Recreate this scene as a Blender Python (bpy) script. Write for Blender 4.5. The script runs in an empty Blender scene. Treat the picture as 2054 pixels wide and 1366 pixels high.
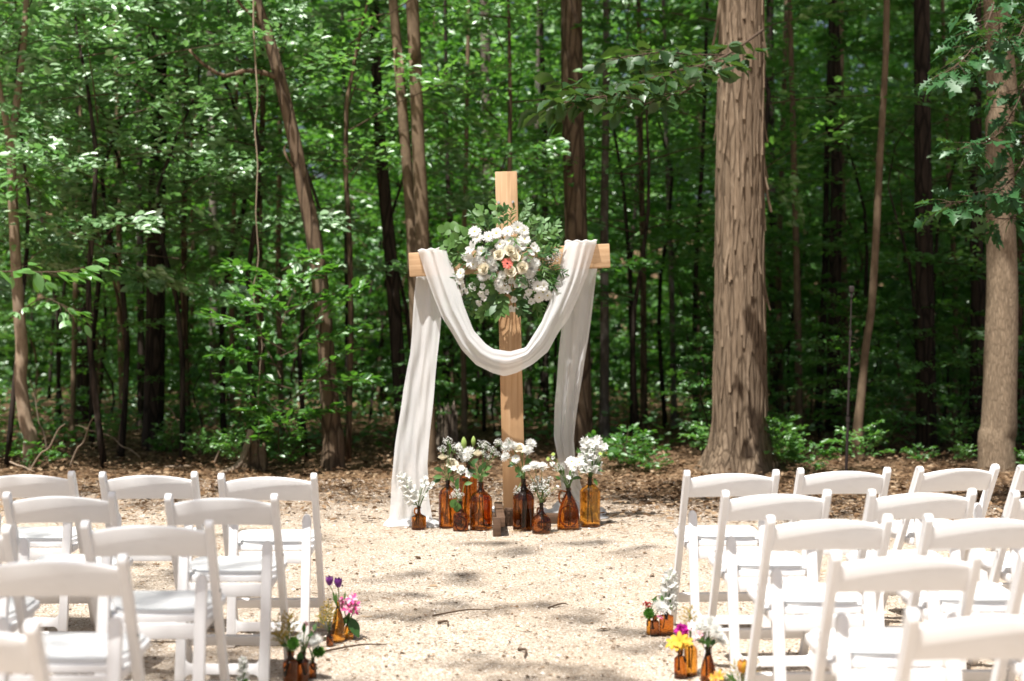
import bpy, bmesh, math, random
import numpy as np
from mathutils import Vector, Matrix, Quaternion
rnd = random.Random(7)
rng = np.random.default_rng(7)
S = bpy.context.scene
C = S.collection
# ------------------------------------------------------------------ camera, sky, sun, exposure
F, H, HY = 2853.0, 1.42, 663.0            # 50 mm lens, eye height, horizon row of the level camera
cam = bpy.data.objects.new('camera', bpy.data.cameras.new('camera'))
C.objects.link(cam)
cam.location = (0, 0, H)
cam.rotation_euler = (math.radians(90), 0, 0)
cam.data.lens = 50.0
cam.data.sensor_width = 36.0
cam.data.shift_y = (HY - 683.0) / 2054.0
cam.data.clip_start = 0.1
cam.data.clip_end = 500
cam.data.dof.use_dof = True
cam.data.dof.focus_distance = 8.4
cam.data.dof.aperture_fstop = 1.9
S.camera = cam

SUN = Vector((-0.19, -0.33, 0.925)).normalized()     # direction towards the sun
w = bpy.data.worlds.new('World'); S.world = w; w.use_nodes = True
nt = w.node_tree
sky = nt.nodes.new('ShaderNodeTexSky'); sky.sky_type = 'NISHITA'; sky.sun_disc = False
sky.sun_elevation = math.asin(SUN.z)
sky.sun_rotation = math.atan2(SUN.x, SUN.y) % (2 * math.pi)
sky.air_density = 1.0; sky.dust_density = 5.0; sky.ozone_density = 1.0
bg = nt.nodes['Background']; bg.inputs['Strength'].default_value = 0.055
nt.links.new(sky.outputs['Color'], bg.inputs['Color'])
sl = bpy.data.lights.new('sun', 'SUN'); sl.energy = 5.0; sl.angle = math.radians(0.53); sl.color = (1.0, 0.98, 0.945)
so = bpy.data.objects.new('sun', sl); C.objects.link(so)
so.rotation_euler = SUN.to_track_quat('Z', 'Y').to_euler()
so.location = SUN * 60
S.view_settings.view_transform = 'Standard'
S.view_settings.look = 'None'
S.view_settings.exposure = 0.8
S.view_settings.gamma = 1.0
S.view_settings.use_curve_mapping = False
S.render.engine = 'CYCLES'
S.cycles.use_denoising = True
S.cycles.max_bounces = 10
S.cycles.diffuse_bounces = 4
S.cycles.glossy_bounces = 4
S.cycles.transmission_bounces = 8
S.cycles.transparent_max_bounces = 12
S.cycles.caustics_reflective = False
S.cycles.caustics_refractive = False


# ------------------------------------------------------------------ helpers
def P(px, py, d):
    return Vector(((px - 1027.0) / F * d, d, H + (HY - py) / F * d))


def gd(py):
    return H * F / (py - HY)


def mesh_np(name, V, Fc, mats, smooth=True, mi=None):
    """V (n,3); Fc (m,k) all faces the same size"""
    V = np.asarray(V, dtype=np.float32); Fc = np.asarray(Fc, dtype=np.int32)
    me = bpy.data.meshes.new(name)
    k = Fc.shape[1]
    me.vertices.add(len(V)); me.vertices.foreach_set('co', V.ravel())
    me.loops.add(Fc.size); me.loops.foreach_set('vertex_index', Fc.ravel())
    me.polygons.add(len(Fc))
    me.polygons.foreach_set('loop_start', np.arange(0, Fc.size, k, dtype=np.int32))
    me.polygons.foreach_set('loop_total', np.full(len(Fc), k, dtype=np.int32))
    for m in mats: me.materials.append(m)
    if mi is not None: me.polygons.foreach_set('material_index', np.asarray(mi, dtype=np.int32))
    me.polygons.foreach_set('use_smooth', np.full(len(Fc), smooth, dtype=bool))
    me.update(calc_edges=True)
    return me


class MB:
    """collects pieces of one mesh"""
    def __init__(s): s.v = []; s.f = []; s.m = []

    def add(s, v, f, m=0):
        o = len(s.v); s.v += [tuple(p) for p in v]
        for q in f: s.f.append(tuple(i + o for i in q)); s.m.append(m)

    def mesh(s, name, mats, smooth=True, angle=None):
        me = bpy.data.meshes.new(name)
        me.from_pydata(s.v, [], s.f)
        for m in mats: me.materials.append(m)
        me.polygons.foreach_set('material_index', s.m)
        me.polygons.foreach_set('use_smooth', [smooth] * len(s.f))
        me.update()
        if angle: me.set_sharp_from_angle(angle=math.radians(angle))
        return me


def obj(name, me, parent=None, loc=None, rot=None, scale=None):
    o = bpy.data.objects.new(name, me)
    C.objects.link(o)
    if parent is not None: o.parent = parent
    if loc is not None: o.location = loc
    if rot is not None:
        if isinstance(rot, Quaternion):
            o.rotation_mode = 'QUATERNION'; o.rotation_quaternion = rot
        else:
            o.rotation_euler = rot
    if scale is not None: o.scale = (scale,) * 3 if not hasattr(scale, '__len__') else scale
    return o


def tag(o, label, cat, group=None, kind=None):
    o['label'] = label; o['category'] = cat
    if group: o['group'] = group
    if kind: o['kind'] = kind
    return o


def thing(name, label, cat, loc=(0, 0, 0), rz=0, group=None):
    o = bpy.data.objects.new(name, None); C.objects.link(o)
    o.empty_display_size = 0.1
    o.location = loc; o.rotation_euler = (0, 0, rz)
    return tag(o, label, cat, group)


def tube_geo(pts, rad, n=8, cap=True):
    pts = [Vector(p) for p in pts]; V = []; Fc = []
    ref = Vector((1, 0, 0))
    for i, p in enumerate(pts):
        t = (pts[min(i + 1, len(pts) - 1)] - pts[max(i - 1, 0)]).normalized()
        if abs(t.dot(ref)) > 0.95: ref = Vector((0, 1, 0)) if abs(t.y) < 0.9 else Vector((0, 0, 1))
        a = (ref - t * ref.dot(t)).normalized(); b = t.cross(a); ref = a
        r = rad[i] if hasattr(rad, '__len__') else rad
        for k in range(n):
            th = 2 * math.pi * k / n
            V.append(p + (a * math.cos(th) + b * math.sin(th)) * r)
    for i in range(len(pts) - 1):
        for k in range(n):
            k2 = (k + 1) % n
            Fc.append((i * n + k, i * n + k2, (i + 1) * n + k2, (i + 1) * n + k))
    if cap:
        Fc.append(tuple(range(n - 1, -1, -1)))
        o = (len(pts) - 1) * n
        Fc.append(tuple(o + k for k in range(n)))
    return V, Fc


def smooth_path(pts, n):
    """Catmull-Rom through the points"""
    pts = [Vector(p) for p in pts]
    out = []
    m = len(pts) - 1
    for j in range(n + 1):
        u = j / n * m; i = min(int(u), m - 1); t = u - i
        p0 = pts[max(i - 1, 0)]; p1 = pts[i]; p2 = pts[i + 1]; p3 = pts[min(i + 2, m)]
        out.append(0.5 * ((2 * p1) + (p2 - p0) * t + (2 * p0 - 5 * p1 + 4 * p2 - p3) * t * t + (3 * p1 - p0 - 3 * p2 + p3) * t ** 3))
    return out


def interp(xs, ys, x):
    return float(np.interp(x, xs, ys))


def slab_bm(bm, outline, O, U, V, N, t):
    a = [bm.verts.new(O + U * u + V * v + N * (t / 2)) for u, v in outline]
    b = [bm.verts.new(O + U * u + V * v - N * (t / 2)) for u, v in outline]
    n = len(outline)
    bm.faces.new(a); bm.faces.new(b[::-1])
    for i in range(n):
        j = (i + 1) % n
        bm.faces.new((a[j], a[i], b[i], b[j]))


def finish(bm, name, mats, bev=0.0, seg=2, angle=35, smooth=True):
    bmesh.ops.recalc_face_normals(bm, faces=bm.faces[:])
    if bev:
        es = [e for e in bm.edges if len(e.link_faces) == 2 and e.calc_face_angle(0) > math.radians(40)]
        bmesh.ops.bevel(bm, geom=es, offset=bev, segments=seg, profile=0.5, affect='EDGES', clamp_overlap=True)
    me = bpy.data.meshes.new(name); bm.to_mesh(me); bm.free()
    for m in mats: me.materials.append(m)
    me.polygons.foreach_set('use_smooth', [smooth] * len(me.polygons))
    me.update()
    if smooth: me.set_sharp_from_angle(angle=math.radians(angle))
    return me


def slab(name, outline, O, U, V, N, t, mat, bev=0.004):
    bm = bmesh.new()
    slab_bm(bm, outline, Vector(O), Vector(U), Vector(V), Vector(N), t)
    return finish(bm, name, [mat], bev)


def box_mesh(name, sx, sy, sz, mat, bev=0.004, o=(0, 0, 0)):
    return slab(name, [(-sx / 2, -sy / 2), (sx / 2, -sy / 2), (sx / 2, sy / 2), (-sx / 2, sy / 2)],
                Vector(o), (1, 0, 0), (0, 1, 0), (0, 0, 1), sz, mat, bev)


# ------------------------------------------------------------------ materials
class NT:
    def __init__(s, name):
        s.m = bpy.data.materials.new(name); s.m.use_nodes = True
        s.t = s.m.node_tree; s.t.nodes.clear()
        s.out = s.t.nodes.new('ShaderNodeOutputMaterial')

    def n(s, typ, _in=None, **kw):
        nd = s.t.nodes.new('ShaderNode' + typ)
        for k, v in kw.items(): setattr(nd, k, v)
        for k, v in (_in or {}).items():
            if hasattr(v, 'is_output') or isinstance(v, bpy.types.NodeSocket): s.t.links.new(v, nd.inputs[k])
            else: nd.inputs[k].default_value = v
        return nd

    def ramp(s, fac, stops, mode='LINEAR'):
        r = s.n('ValToRGB', {'Fac': fac}); cr = r.color_ramp; cr.interpolation = mode
        while len(cr.elements) < len(stops): cr.elements.new(0.5)
        for e, (p, c) in zip(cr.elements, stops):
            e.position = p; e.color = tuple(c) + (1,) if len(c) == 3 else c
        return r.outputs['Color']

    def mix(s, a, b, fac, blend='MIX'):
        nd = s.n('Mix', None, data_type='RGBA', blend_type=blend)
        for i, v in ((0, fac), (6, a), (7, b)):
            if isinstance(v, bpy.types.NodeSocket): s.t.links.new(v, nd.inputs[i])
            else: nd.inputs[i].default_value = v if i == 0 else (tuple(v) + (1,) if len(v) == 3 else v)
        return nd.outputs[2]

    def math(s, op, a, b=None):
        nd = s.n('Math', None, operation=op)
        for i, v in enumerate((a, b)):
            if v is None: continue
            if isinstance(v, bpy.types.NodeSocket): s.t.links.new(v, nd.inputs[i])
            else: nd.inputs[i].default_value = v
        return nd.outputs[0]

    def coords(s, scale=(1, 1, 1), kind='Object'):
        tc = s.n('TexCoord')
        mp = s.n('Mapping', {'Vector': tc.outputs[kind], 'Scale': scale})
        return mp.outputs['Vector']

    def surf(s, sh): s.t.links.new(sh, s.out.inputs['Surface']); return s.m

    def bump(s, h, strength=0.5, dist=0.01):
        return s.n('Bump', {'Height': h, 'Strength': strength, 'Distance': dist}).outputs['Normal']


def principled(name, col, rough=0.5, spec=0.5, var=0.0, vscale=(10, 10, 10), bump=0.0, bd=0.003, island=0.0, trans=0.0, coat=0.0):
    T = NT(name)
    v = T.coords(vscale)
    nz = T.n('TexNoise', {'Vector': v, 'Scale': 1.0, 'Detail': 5.0})
    c = T.mix(tuple(x * (1 - var) for x in col), tuple(min(1, x * (1 + var)) for x in col), nz.outputs['Fac'])
    if island:
        g = T.n('NewGeometry')
        c = T.mix(c, tuple(x * (1 - island) for x in col), g.outputs['Random Per Island'])
    d = {'Base Color': c, 'Roughness': rough, 'Specular IOR Level': spec}
    if coat: d['Coat Weight'] = coat
    if bump: d['Normal'] = T.bump(nz.outputs['Fac'], bump, bd)
    p = T.n('BsdfPrincipled', d).outputs[0]
    if trans:
        tr = T.n('BsdfTranslucent', {'Color': c}).outputs[0]
        p = T.n('MixShader', {0: trans, 1: p, 2: tr}).outputs[0]
    return T.surf(p)


def leafmat(name, c0, c1, c2, trans=0.38, gloss=0.10, rough=0.42, tcol=(0.16, 0.30, 0.03)):
    T = NT(name)
    g = T.n('NewGeometry'); oi = T.n('ObjectInfo')
    r = T.ramp(g.outputs['Random Per Island'], [(0, c0), (0.55, c1), (1, c2)])
    r = T.mix(r, tuple(x * 0.72 for x in c1), T.math('MULTIPLY', oi.outputs['Random'], 0.6))
    df = T.n('BsdfDiffuse', {'Color': r}).outputs[0]
    tl = T.n('BsdfTranslucent', {'Color': T.mix(r, tcol, 0.6)}).outputs[0]
    m = T.n('MixShader', {0: trans, 1: df, 2: tl}).outputs[0]
    gl = T.n('BsdfGlossy', {'Color': (0.92, 1.0, 0.9, 1), 'Roughness': rough}).outputs[0]
    return T.surf(T.n('MixShader', {0: gloss, 1: m, 2: gl}).outputs[0])


def barkmat(name, dark, mid, light, sc=(9, 9, 1.4), bump=0.9, bd=0.02, lichen=None, crack=0.8):
    T = NT(name)
    v0 = T.coords(sc)
    wn = T.n('TexNoise', {'Vector': v0, 'Scale': 0.9, 'Detail': 3.0})
    v = T.mix(v0, wn.outputs['Color'], 0.35, 'ADD')
    nz = T.n('TexNoise', {'Vector': v, 'Scale': 2.2, 'Detail': 8.0, 'Roughness': 0.7})
    vo = T.n('TexVoronoi', {'Vector': v, 'Scale': 1.3}, feature='DISTANCE_TO_EDGE')
    vc = T.n('TexVoronoi', {'Vector': v, 'Scale': 1.3})
    ck = T.n('MapRange', {'Value': vo.outputs['Distance'], 'From Min': 0.0, 'From Max': 0.16}, interpolation_type='SMOOTHSTEP').outputs[0]
    c = T.ramp(nz.outputs['Fac'], [(0.28, dark), (0.5, mid), (0.74, light)])
    vs = T.n('SeparateColor', {'Color': vc.outputs['Color']})
    c = T.mix(c, tuple(x * 0.6 for x in mid), T.math('MULTIPLY', vs.outputs[0], 0.55))
    oi = T.n('ObjectInfo')
    c = T.mix(c, tuple(x * 0.55 for x in mid), T.math('MULTIPLY', oi.outputs['Random'], 0.5))
    c = T.mix(tuple(x * 0.5 for x in dark), c, T.math('ADD', T.math('MULTIPLY', ck, crack), 1.0 - crack))
    if lichen:
        n2 = T.n('TexNoise', {'Vector': T.coords((2.5, 2.5, 1.2)), 'Scale': 1.4, 'Detail': 6.0})
        c = T.mix(c, lichen, T.ramp(n2.outputs['Fac'], [(0.55, (0, 0, 0)), (0.68, (0.75, 0.75, 0.75))]))
    h = T.math('ADD', T.math('MULTIPLY', nz.outputs['Fac'], 0.6), T.math('MULTIPLY', ck, 0.6 * crack))
    return T.surf(T.n('BsdfPrincipled', {'Base Color': c, 'Roughness': 0.9, 'Specular IOR Level': 0.2, 'Normal': T.bump(h, bump, bd)}).outputs[0])


def ground_material():
    T = NT('gravel_and_litter')
    tc = T.n('TexCoord'); v = tc.outputs['Object']
    vo = T.n('TexVoronoi', {'Vector': v, 'Scale': 105.0, 'Randomness': 1.0})
    vo2 = T.n('TexVoronoi', {'Vector': v, 'Scale': 31.0})
    nz = T.n('TexNoise', {'Vector': v, 'Scale': 1.3, 'Detail': 6.0, 'Roughness': 0.6})
    nf = T.n('TexNoise', {'Vector': v, 'Scale': 55.0, 'Detail': 4.0})
    sep = T.n('SeparateColor', {'Color': vo.outputs['Color']})
    g1 = T.ramp(sep.outputs[0], [(0, (0.22, 0.155, 0.105)), (0.3, (0.43, 0.345, 0.26)), (0.65, (0.57, 0.485, 0.39)), (1, (0.70, 0.63, 0.54))])
    dirt = T.ramp(nf.outputs['Fac'], [(0.3, (0.26, 0.19, 0.13)), (0.7, (0.52, 0.43, 0.335))])
    g = T.mix(g1, dirt, T.ramp(nz.outputs['Fac'], [(0.42, (0.15, 0.15, 0.15)), (0.62, (0.75, 0.75, 0.75))]))
    # woodland litter
    mp = T.n('Mapping', {'Vector': v, 'Scale': (1.0, 2.6, 1.0), 'Rotation': (0, 0, 0.5)})
    vl = T.n('TexVoronoi', {'Vector': mp.outputs[0], 'Scale': 20.0})
    sl_ = T.n('SeparateColor', {'Color': vl.outputs['Color']})
    lit = T.ramp(sl_.outputs[0], [(0, (0.045, 0.028, 0.016)), (0.45, (0.12, 0.070, 0.038)), (0.8, (0.22, 0.135, 0.075)), (1, (0.34, 0.23, 0.14))])
    xyz = T.n('SeparateXYZ', {'Vector': v})
    n3 = T.n('TexNoise', {'Vector': v, 'Scale': 0.9, 'Detail': 5.0, 'Roughness': 0.6})
    # edge of the gravel: about 13 m from the camera, nearer on the right
    e = T.n('MapRange', {'Value': xyz.outputs['X'], 'From Min': 0.2, 'From Max': 2.2, 'To Min': 12.0, 'To Max': 10.7})
    dd = T.math('SUBTRACT', xyz.outputs['Y'], e.outputs[0])
    dd = T.math('ADD', dd, T.math('MULTIPLY', T.math('SUBTRACT', n3.outputs['Fac'], 0.5), 5.0))
    mask = T.n('MapRange', {'Value': dd, 'From Min': -1.5, 'From Max': 1.2}, clamp=True).outputs[0]
    c = T.mix(g, lit, mask)
    h = T.math('ADD', T.math('MULTIPLY', vo.outputs['Distance'], -0.7), T.math('MULTIPLY', nf.outputs['Fac'], 0.8))
    h = T.math('ADD', h, T.math('MULTIPLY', vo2.outputs['Distance'], -0.5))
    nb = T.n('TexNoise', {'Vector': v, 'Scale': 4.5, 'Detail': 3.0})
    h = T.math('ADD', h, T.math('MULTIPLY', nb.outputs['Fac'], 3.0))
    return T.surf(T.n('BsdfPrincipled', {'Base Color': c, 'Roughness': 0.92, 'Specular IOR Level': 0.15, 'Normal': T.bump(h, 0.9, 0.012)}).outputs[0])


def island_ramp(name, stops, rough=0.85, spec=0.2, trans=0.0):
    T = NT(name)
    g = T.n('NewGeometry')
    c = T.ramp(g.outputs['Random Per Island'], stops)
    p = T.n('BsdfPrincipled', {'Base Color': c, 'Roughness': rough, 'Specular IOR Level': spec}).outputs[0]
    if trans: p = T.n('MixShader', {0: trans, 1: p, 2: T.n('BsdfTranslucent', {'Color': c}).outputs[0]}).outputs[0]
    return T.surf(p)


def wood_material(name, c0, c1, c2, axis=2, stain=False):
    T = NT(name)
    sc = [38, 38, 38]; sc[axis] = 1.6
    v = T.coords(tuple(sc))
    nz = T.n('TexNoise', {'Vector': v, 'Scale': 1.0, 'Detail': 7.0, 'Roughness': 0.6, 'Distortion': 0.6})
    n2 = T.n('TexNoise', {'Vector': T.coords((5, 5, 5)), 'Scale': 1.0, 'Detail': 4.0})
    c = T.ramp(nz.outputs['Fac'], [(0.3, c0), (0.55, c1), (0.8, c2)])
    c = T.mix(c, tuple(x * 0.7 for x in c1), T.ramp(n2.outputs['Fac'], [(0.52, (0, 0, 0)), (0.75, (0.6, 0.6, 0.6))]))
    if stain:       # damp, dirty foot of the post and a darker knot band
        z = T.n('SeparateXYZ', {'Vector': T.n('TexCoord').outputs['Object']}).outputs['Z']
        n4 = T.n('TexNoise', {'Vector': T.coords((14, 14, 3)), 'Scale': 1.0, 'Detail': 5.0})
        zz = T.math('ADD', z, T.math('MULTIPLY', T.math('SUBTRACT', n4.outputs['Fac'], 0.5), 0.5))
        k = T.n('MapRange', {'Value': zz, 'From Min': 0.62, 'From Max': 0.25, 'To Min': 0.0, 'To Max': 0.75}).outputs[0]
        c = T.mix(c, (0.17, 0.085, 0.04), k)
        k2 = T.n('MapRange', {'Value': T.math('ABSOLUTE', T.math('SUBTRACT', zz, 1.50)), 'From Min': 0.05, 'From Max': 0.0, 'To Min': 0.0, 'To Max': 0.55}).outputs[0]
        c = T.mix(c, (0.22, 0.11, 0.05), k2)
        k3 = T.n('MapRange', {'Value': z, 'From Min': 1.75, 'From Max': 1.0, 'To Min': 0.0, 'To Max': 0.4}).outputs[0]
        c = T.mix(c, (0.42, 0.235, 0.105), k3)
    return T.surf(T.n('BsdfPrincipled', {'Base Color': c, 'Roughness': 0.7, 'Specular IOR Level': 0.3, 'Normal': T.bump(nz.outputs['Fac'], 0.35, 0.004)}).outputs[0])


def glass_material(name, col):
    T = NT(name)
    nz = T.n('TexNoise', {'Vector': T.coords((9, 9, 6)), 'Scale': 1.0, 'Detail': 2.0})
    p = T.n('BsdfPrincipled', {'Base Color': col + (1,), 'Roughness': 0.02, 'IOR': 1.46, 'Transmission Weight': 1.0,
                               'Specular IOR Level': 0.7, 'Normal': T.bump(nz.outputs['Fac'], 0.10, 0.02)}).outputs[0]
    tr = T.n('BsdfTransparent', {'Color': tuple(x * 0.9 for x in col) + (1,)}).outputs[0]
    return T.surf(T.n('MixShader', {0: 0.12, 1: p, 2: tr}).outputs[0])


def cloth_material():
    T = NT('white_chiffon')
    v = T.coords((260, 260, 260))
    nz = T.n('TexNoise', {'Vector': v, 'Scale': 1.0, 'Detail': 2.0})
    col = (0.86, 0.855, 0.85, 1)
    d = T.n('BsdfDiffuse', {'Color': col, 'Normal': T.bump(nz.outputs['Fac'], 0.15, 0.001)}).outputs[0]
    t = T.n('BsdfTranslucent', {'Color': col}).outputs[0]
    m = T.n('MixShader', {0: 0.40, 1: d, 2: t}).outputs[0]
    tr = T.n('BsdfTransparent', {'Color': (1, 1, 1, 1)}).outputs[0]
    return T.surf(T.n('MixShader', {0: 0.22, 1: m, 2: tr}).outputs[0])


M = {}
M['ground'] = ground_material()
M['chips'] = island_ramp('gravel_chips', [(0, (0.20, 0.14, 0.095)), (0.2, (0.40, 0.315, 0.23)), (0.6, (0.57, 0.49, 0.40)), (1, (0.76, 0.70, 0.62))])
M['litter'] = island_ramp('fallen_leaves', [(0, (0.05, 0.028, 0.014)), (0.5, (0.14, 0.08, 0.04)), (0.8, (0.27, 0.17, 0.095)), (1, (0.42, 0.31, 0.20))], trans=0.15)
M['straw'] = island_ramp('dry_pine_straw', [(0, (0.10, 0.055, 0.028)), (0.5, (0.25, 0.145, 0.07)), (1, (0.45, 0.32, 0.18))])
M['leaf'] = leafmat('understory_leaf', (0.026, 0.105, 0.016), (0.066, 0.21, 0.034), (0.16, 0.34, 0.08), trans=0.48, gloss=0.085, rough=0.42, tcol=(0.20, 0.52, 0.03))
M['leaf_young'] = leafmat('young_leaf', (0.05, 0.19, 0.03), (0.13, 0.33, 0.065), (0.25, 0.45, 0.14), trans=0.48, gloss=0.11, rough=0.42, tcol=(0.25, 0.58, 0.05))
M['leaf_edge'] = leafmat('sunlit_edge_leaf', (0.08, 0.23, 0.055), (0.20, 0.39, 0.13), (0.36, 0.53, 0.28), trans=0.42, gloss=0.15, rough=0.48, tcol=(0.2, 0.48, 0.08))  # lit copy of the leaf: sunlight is put into the paler colours
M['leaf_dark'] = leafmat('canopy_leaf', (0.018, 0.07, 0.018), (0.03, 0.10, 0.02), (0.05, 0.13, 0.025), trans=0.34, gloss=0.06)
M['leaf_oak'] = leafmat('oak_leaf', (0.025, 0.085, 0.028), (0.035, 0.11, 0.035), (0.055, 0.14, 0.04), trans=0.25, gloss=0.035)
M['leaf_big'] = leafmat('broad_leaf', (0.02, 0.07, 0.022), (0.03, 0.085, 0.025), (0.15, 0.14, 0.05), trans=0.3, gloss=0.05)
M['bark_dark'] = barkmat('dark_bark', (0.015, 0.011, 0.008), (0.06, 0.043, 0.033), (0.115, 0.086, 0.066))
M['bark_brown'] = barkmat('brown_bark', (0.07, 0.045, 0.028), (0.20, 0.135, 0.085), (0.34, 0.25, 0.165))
M['bark_smooth'] = barkmat('smooth_bark', (0.12, 0.08, 0.05), (0.25, 0.175, 0.11), (0.36, 0.27, 0.18), sc=(6, 6, 3), bump=0.3, bd=0.008, crack=.25)
M['bark_tan'] = barkmat('tan_bark', (0.16, 0.105, 0.065), (0.36, 0.26, 0.175), (0.52, 0.41, 0.30), sc=(8, 8, 3), bump=0.4, bd=0.008, crack=.25)
M['bark_oak'] = barkmat('oak_bark', (0.13, 0.09, 0.056), (0.32, 0.235, 0.155), (0.48, 0.375, 0.265), sc=(42, 42, 7), bump=0.8, bd=0.008, crack=.45)
M['bark_hickory'] = barkmat('hickory_bark', (0.10, 0.062, 0.036), (0.265, 0.19, 0.125), (0.45, 0.345, 0.245), sc=(14, 14, 1.8), bump=1.0, bd=0.02, crack=.65)
M['bark_strip'] = barkmat('hickory_strip', (0.13, 0.083, 0.05), (0.30, 0.217, 0.145), (0.49, 0.38, 0.27), sc=(26, 26, 2.5), bump=0.8, bd=0.008, crack=.4)
M['bark_pale'] = barkmat('pale_bark', (0.05, 0.038, 0.03), (0.20, 0.16, 0.13), (0.55, 0.48, 0.42), sc=(5, 5, 2.5), bump=0.4, bd=0.01, crack=.3, lichen=(0.52, 0.47, 0.43))
M['twig'] = principled('twig_bark', (0.09, 0.06, 0.04), 0.9, 0.2, var=0.4)
M['twig_pale'] = principled('pale_twig', (0.33, 0.25, 0.18), 0.9, 0.2, var=0.3)
M['deadwood'] = barkmat('weathered_deadwood', (0.06, 0.045, 0.035), (0.20, 0.155, 0.115), (0.40, 0.33, 0.26), sc=(16, 16, 1.6))
def resin_material():
    T = NT('white_resin')
    n1 = T.n('TexNoise', {'Vector': T.coords((7, 7, 7)), 'Scale': 1.0, 'Detail': 7.0, 'Roughness': 0.65})
    n2 = T.n('TexNoise', {'Vector': T.coords((3, 160, 60)), 'Scale': 1.0, 'Detail': 3.0})
    oi = T.n('ObjectInfo')
    c = T.mix((0.85, 0.835, 0.825), (0.74, 0.715, 0.69), T.ramp(n1.outputs['Fac'], [(0.5, (0, 0, 0)), (0.8, (0.7, 0.7, 0.7))]))
    c = T.mix(c, (0.60, 0.56, 0.52), T.ramp(n2.outputs['Fac'], [(0.70, (0, 0, 0)), (0.78, (0.35, 0.35, 0.35))]))
    z = T.n('SeparateXYZ', {'Vector': T.n('TexCoord').outputs['Object']}).outputs['Z']
    k = T.n('MapRange', {'Value': T.math('ADD', z, T.math('MULTIPLY', n1.outputs['Fac'], 0.10)), 'From Min': 0.13, 'From Max': 0.04, 'To Min': 0.0, 'To Max': 0.6}).outputs[0]
    c = T.mix(c, (0.45, 0.36, 0.26), k)      # dust on the feet
    return T.surf(T.n('BsdfPrincipled', {'Base Color': c, 'Roughness': 0.45, 'Specular IOR Level': 0.4, 'Normal': T.bump(n1.outputs['Fac'], 0.05, 0.002)}).outputs[0])


M['chair'] = resin_material()
M['pad'] = principled('white_vinyl', (0.80, 0.80, 0.78), 0.5, 0.4, var=0.02, vscale=(60, 60, 60), bump=0.08, bd=0.001)
M['screw'] = principled('zinc_bolt', (0.45, 0.44, 0.42), 0.4, 0.8)
M['pine'] = wood_material('pine_timber', (0.36, 0.21, 0.105), (0.51, 0.325, 0.18), (0.62, 0.44, 0.275), 2, stain=True)
M['pine_x'] = wood_material('pine_timber_beam', (0.38, 0.225, 0.115), (0.53, 0.345, 0.195), (0.63, 0.45, 0.28), 0)
M['stained'] = wood_material('stained_timber', (0.06, 0.034, 0.02), (0.115, 0.066, 0.04), (0.18, 0.11, 0.068), 0)
M['cloth'] = cloth_material()
M['amber'] = glass_material('amber_glass', (0.60, 0.20, 0.028))
M['amber_light'] = glass_material('light_amber_glass', (0.84, 0.40, 0.06))
M['amber_dark'] = glass_material('dark_amber_glass', (0.38, 0.125, 0.03))
M['white'] = principled('white_petal', (0.84, 0.835, 0.80), 0.6, 0.3, trans=0.45)
M['cream'] = principled('cream_petal', (0.80, 0.74, 0.58), 0.6, 0.3, trans=0.25)
M['coral'] = principled('coral_petal', (0.80, 0.22, 0.17), 0.6, 0.3, trans=0.2)
M['pink'] = principled('pink_petal', (0.62, 0.07, 0.25), 0.6, 0.3, island=-0.3, trans=0.25)
M['palepink'] = principled('pale_pink_petal', (0.80, 0.45, 0.53), 0.6, 0.3, trans=0.25)
M['blush'] = principled('blush_petal', (0.78, 0.50, 0.42), 0.6, 0.3, trans=0.25)
M['magenta'] = principled('magenta_petal', (0.60, 0.025, 0.36), 0.6, 0.3, island=0.4, trans=0.25)
M['purple'] = principled('purple_petal', (0.17, 0.035, 0.23), 0.45, 0.4, var=0.3, trans=0.25)
M['lilac'] = principled('lilac_petal', (0.40, 0.16, 0.42), 0.45, 0.4, var=0.4, trans=0.25)
M['yellow'] = principled('yellow_petal', (0.83, 0.50, 0.06), 0.55, 0.3, island=0.2, trans=0.3)
M['orange'] = principled('orange_petal', (0.80, 0.36, 0.10), 0.5, 0.3, var=0.3, trans=0.3)
M['red'] = principled('red_berry', (0.50, 0.03, 0.03), 0.35, 0.5)
M['greenpom'] = principled('green_petal', (0.12, 0.32, 0.04), 0.6, 0.3, island=0.4, trans=0.2)
M['lime'] = principled('lime_bud', (0.28, 0.38, 0.10), 0.6, 0.3, var=0.3)
M['stem'] = principled('green_stem', (0.10, 0.17, 0.045), 0.6, 0.3, var=0.3)
M['gold'] = principled('goldenrod_floret', (0.50, 0.33, 0.05), 0.7, 0.2, island=0.4)
M['eye'] = principled('yellow_flower_eye', (0.42, 0.38, 0.06), 0.8, 0.2)
M['darkeye'] = principled('dark_flower_eye', (0.04, 0.012, 0.012), 0.8, 0.2)
M['foliage'] = principled('bouquet_leaf', (0.085, 0.18, 0.038), 0.45, 0.4, var=0.3, vscale=(20, 20, 20), trans=0.25)
M['foliage_dark'] = principled('dark_bouquet_leaf', (0.04, 0.105, 0.024), 0.45, 0.4, var=0.3, vscale=(20, 20, 20), trans=0.2)
M['foliage_pale'] = principled('pale_bouquet_leaf', (0.15, 0.27, 0.11), 0.5, 0.4, var=0.2, vscale=(20, 20, 20), trans=0.25)
M['black'] = principled('black_metal', (0.03, 0.022, 0.02), 0.5, 0.4)


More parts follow.
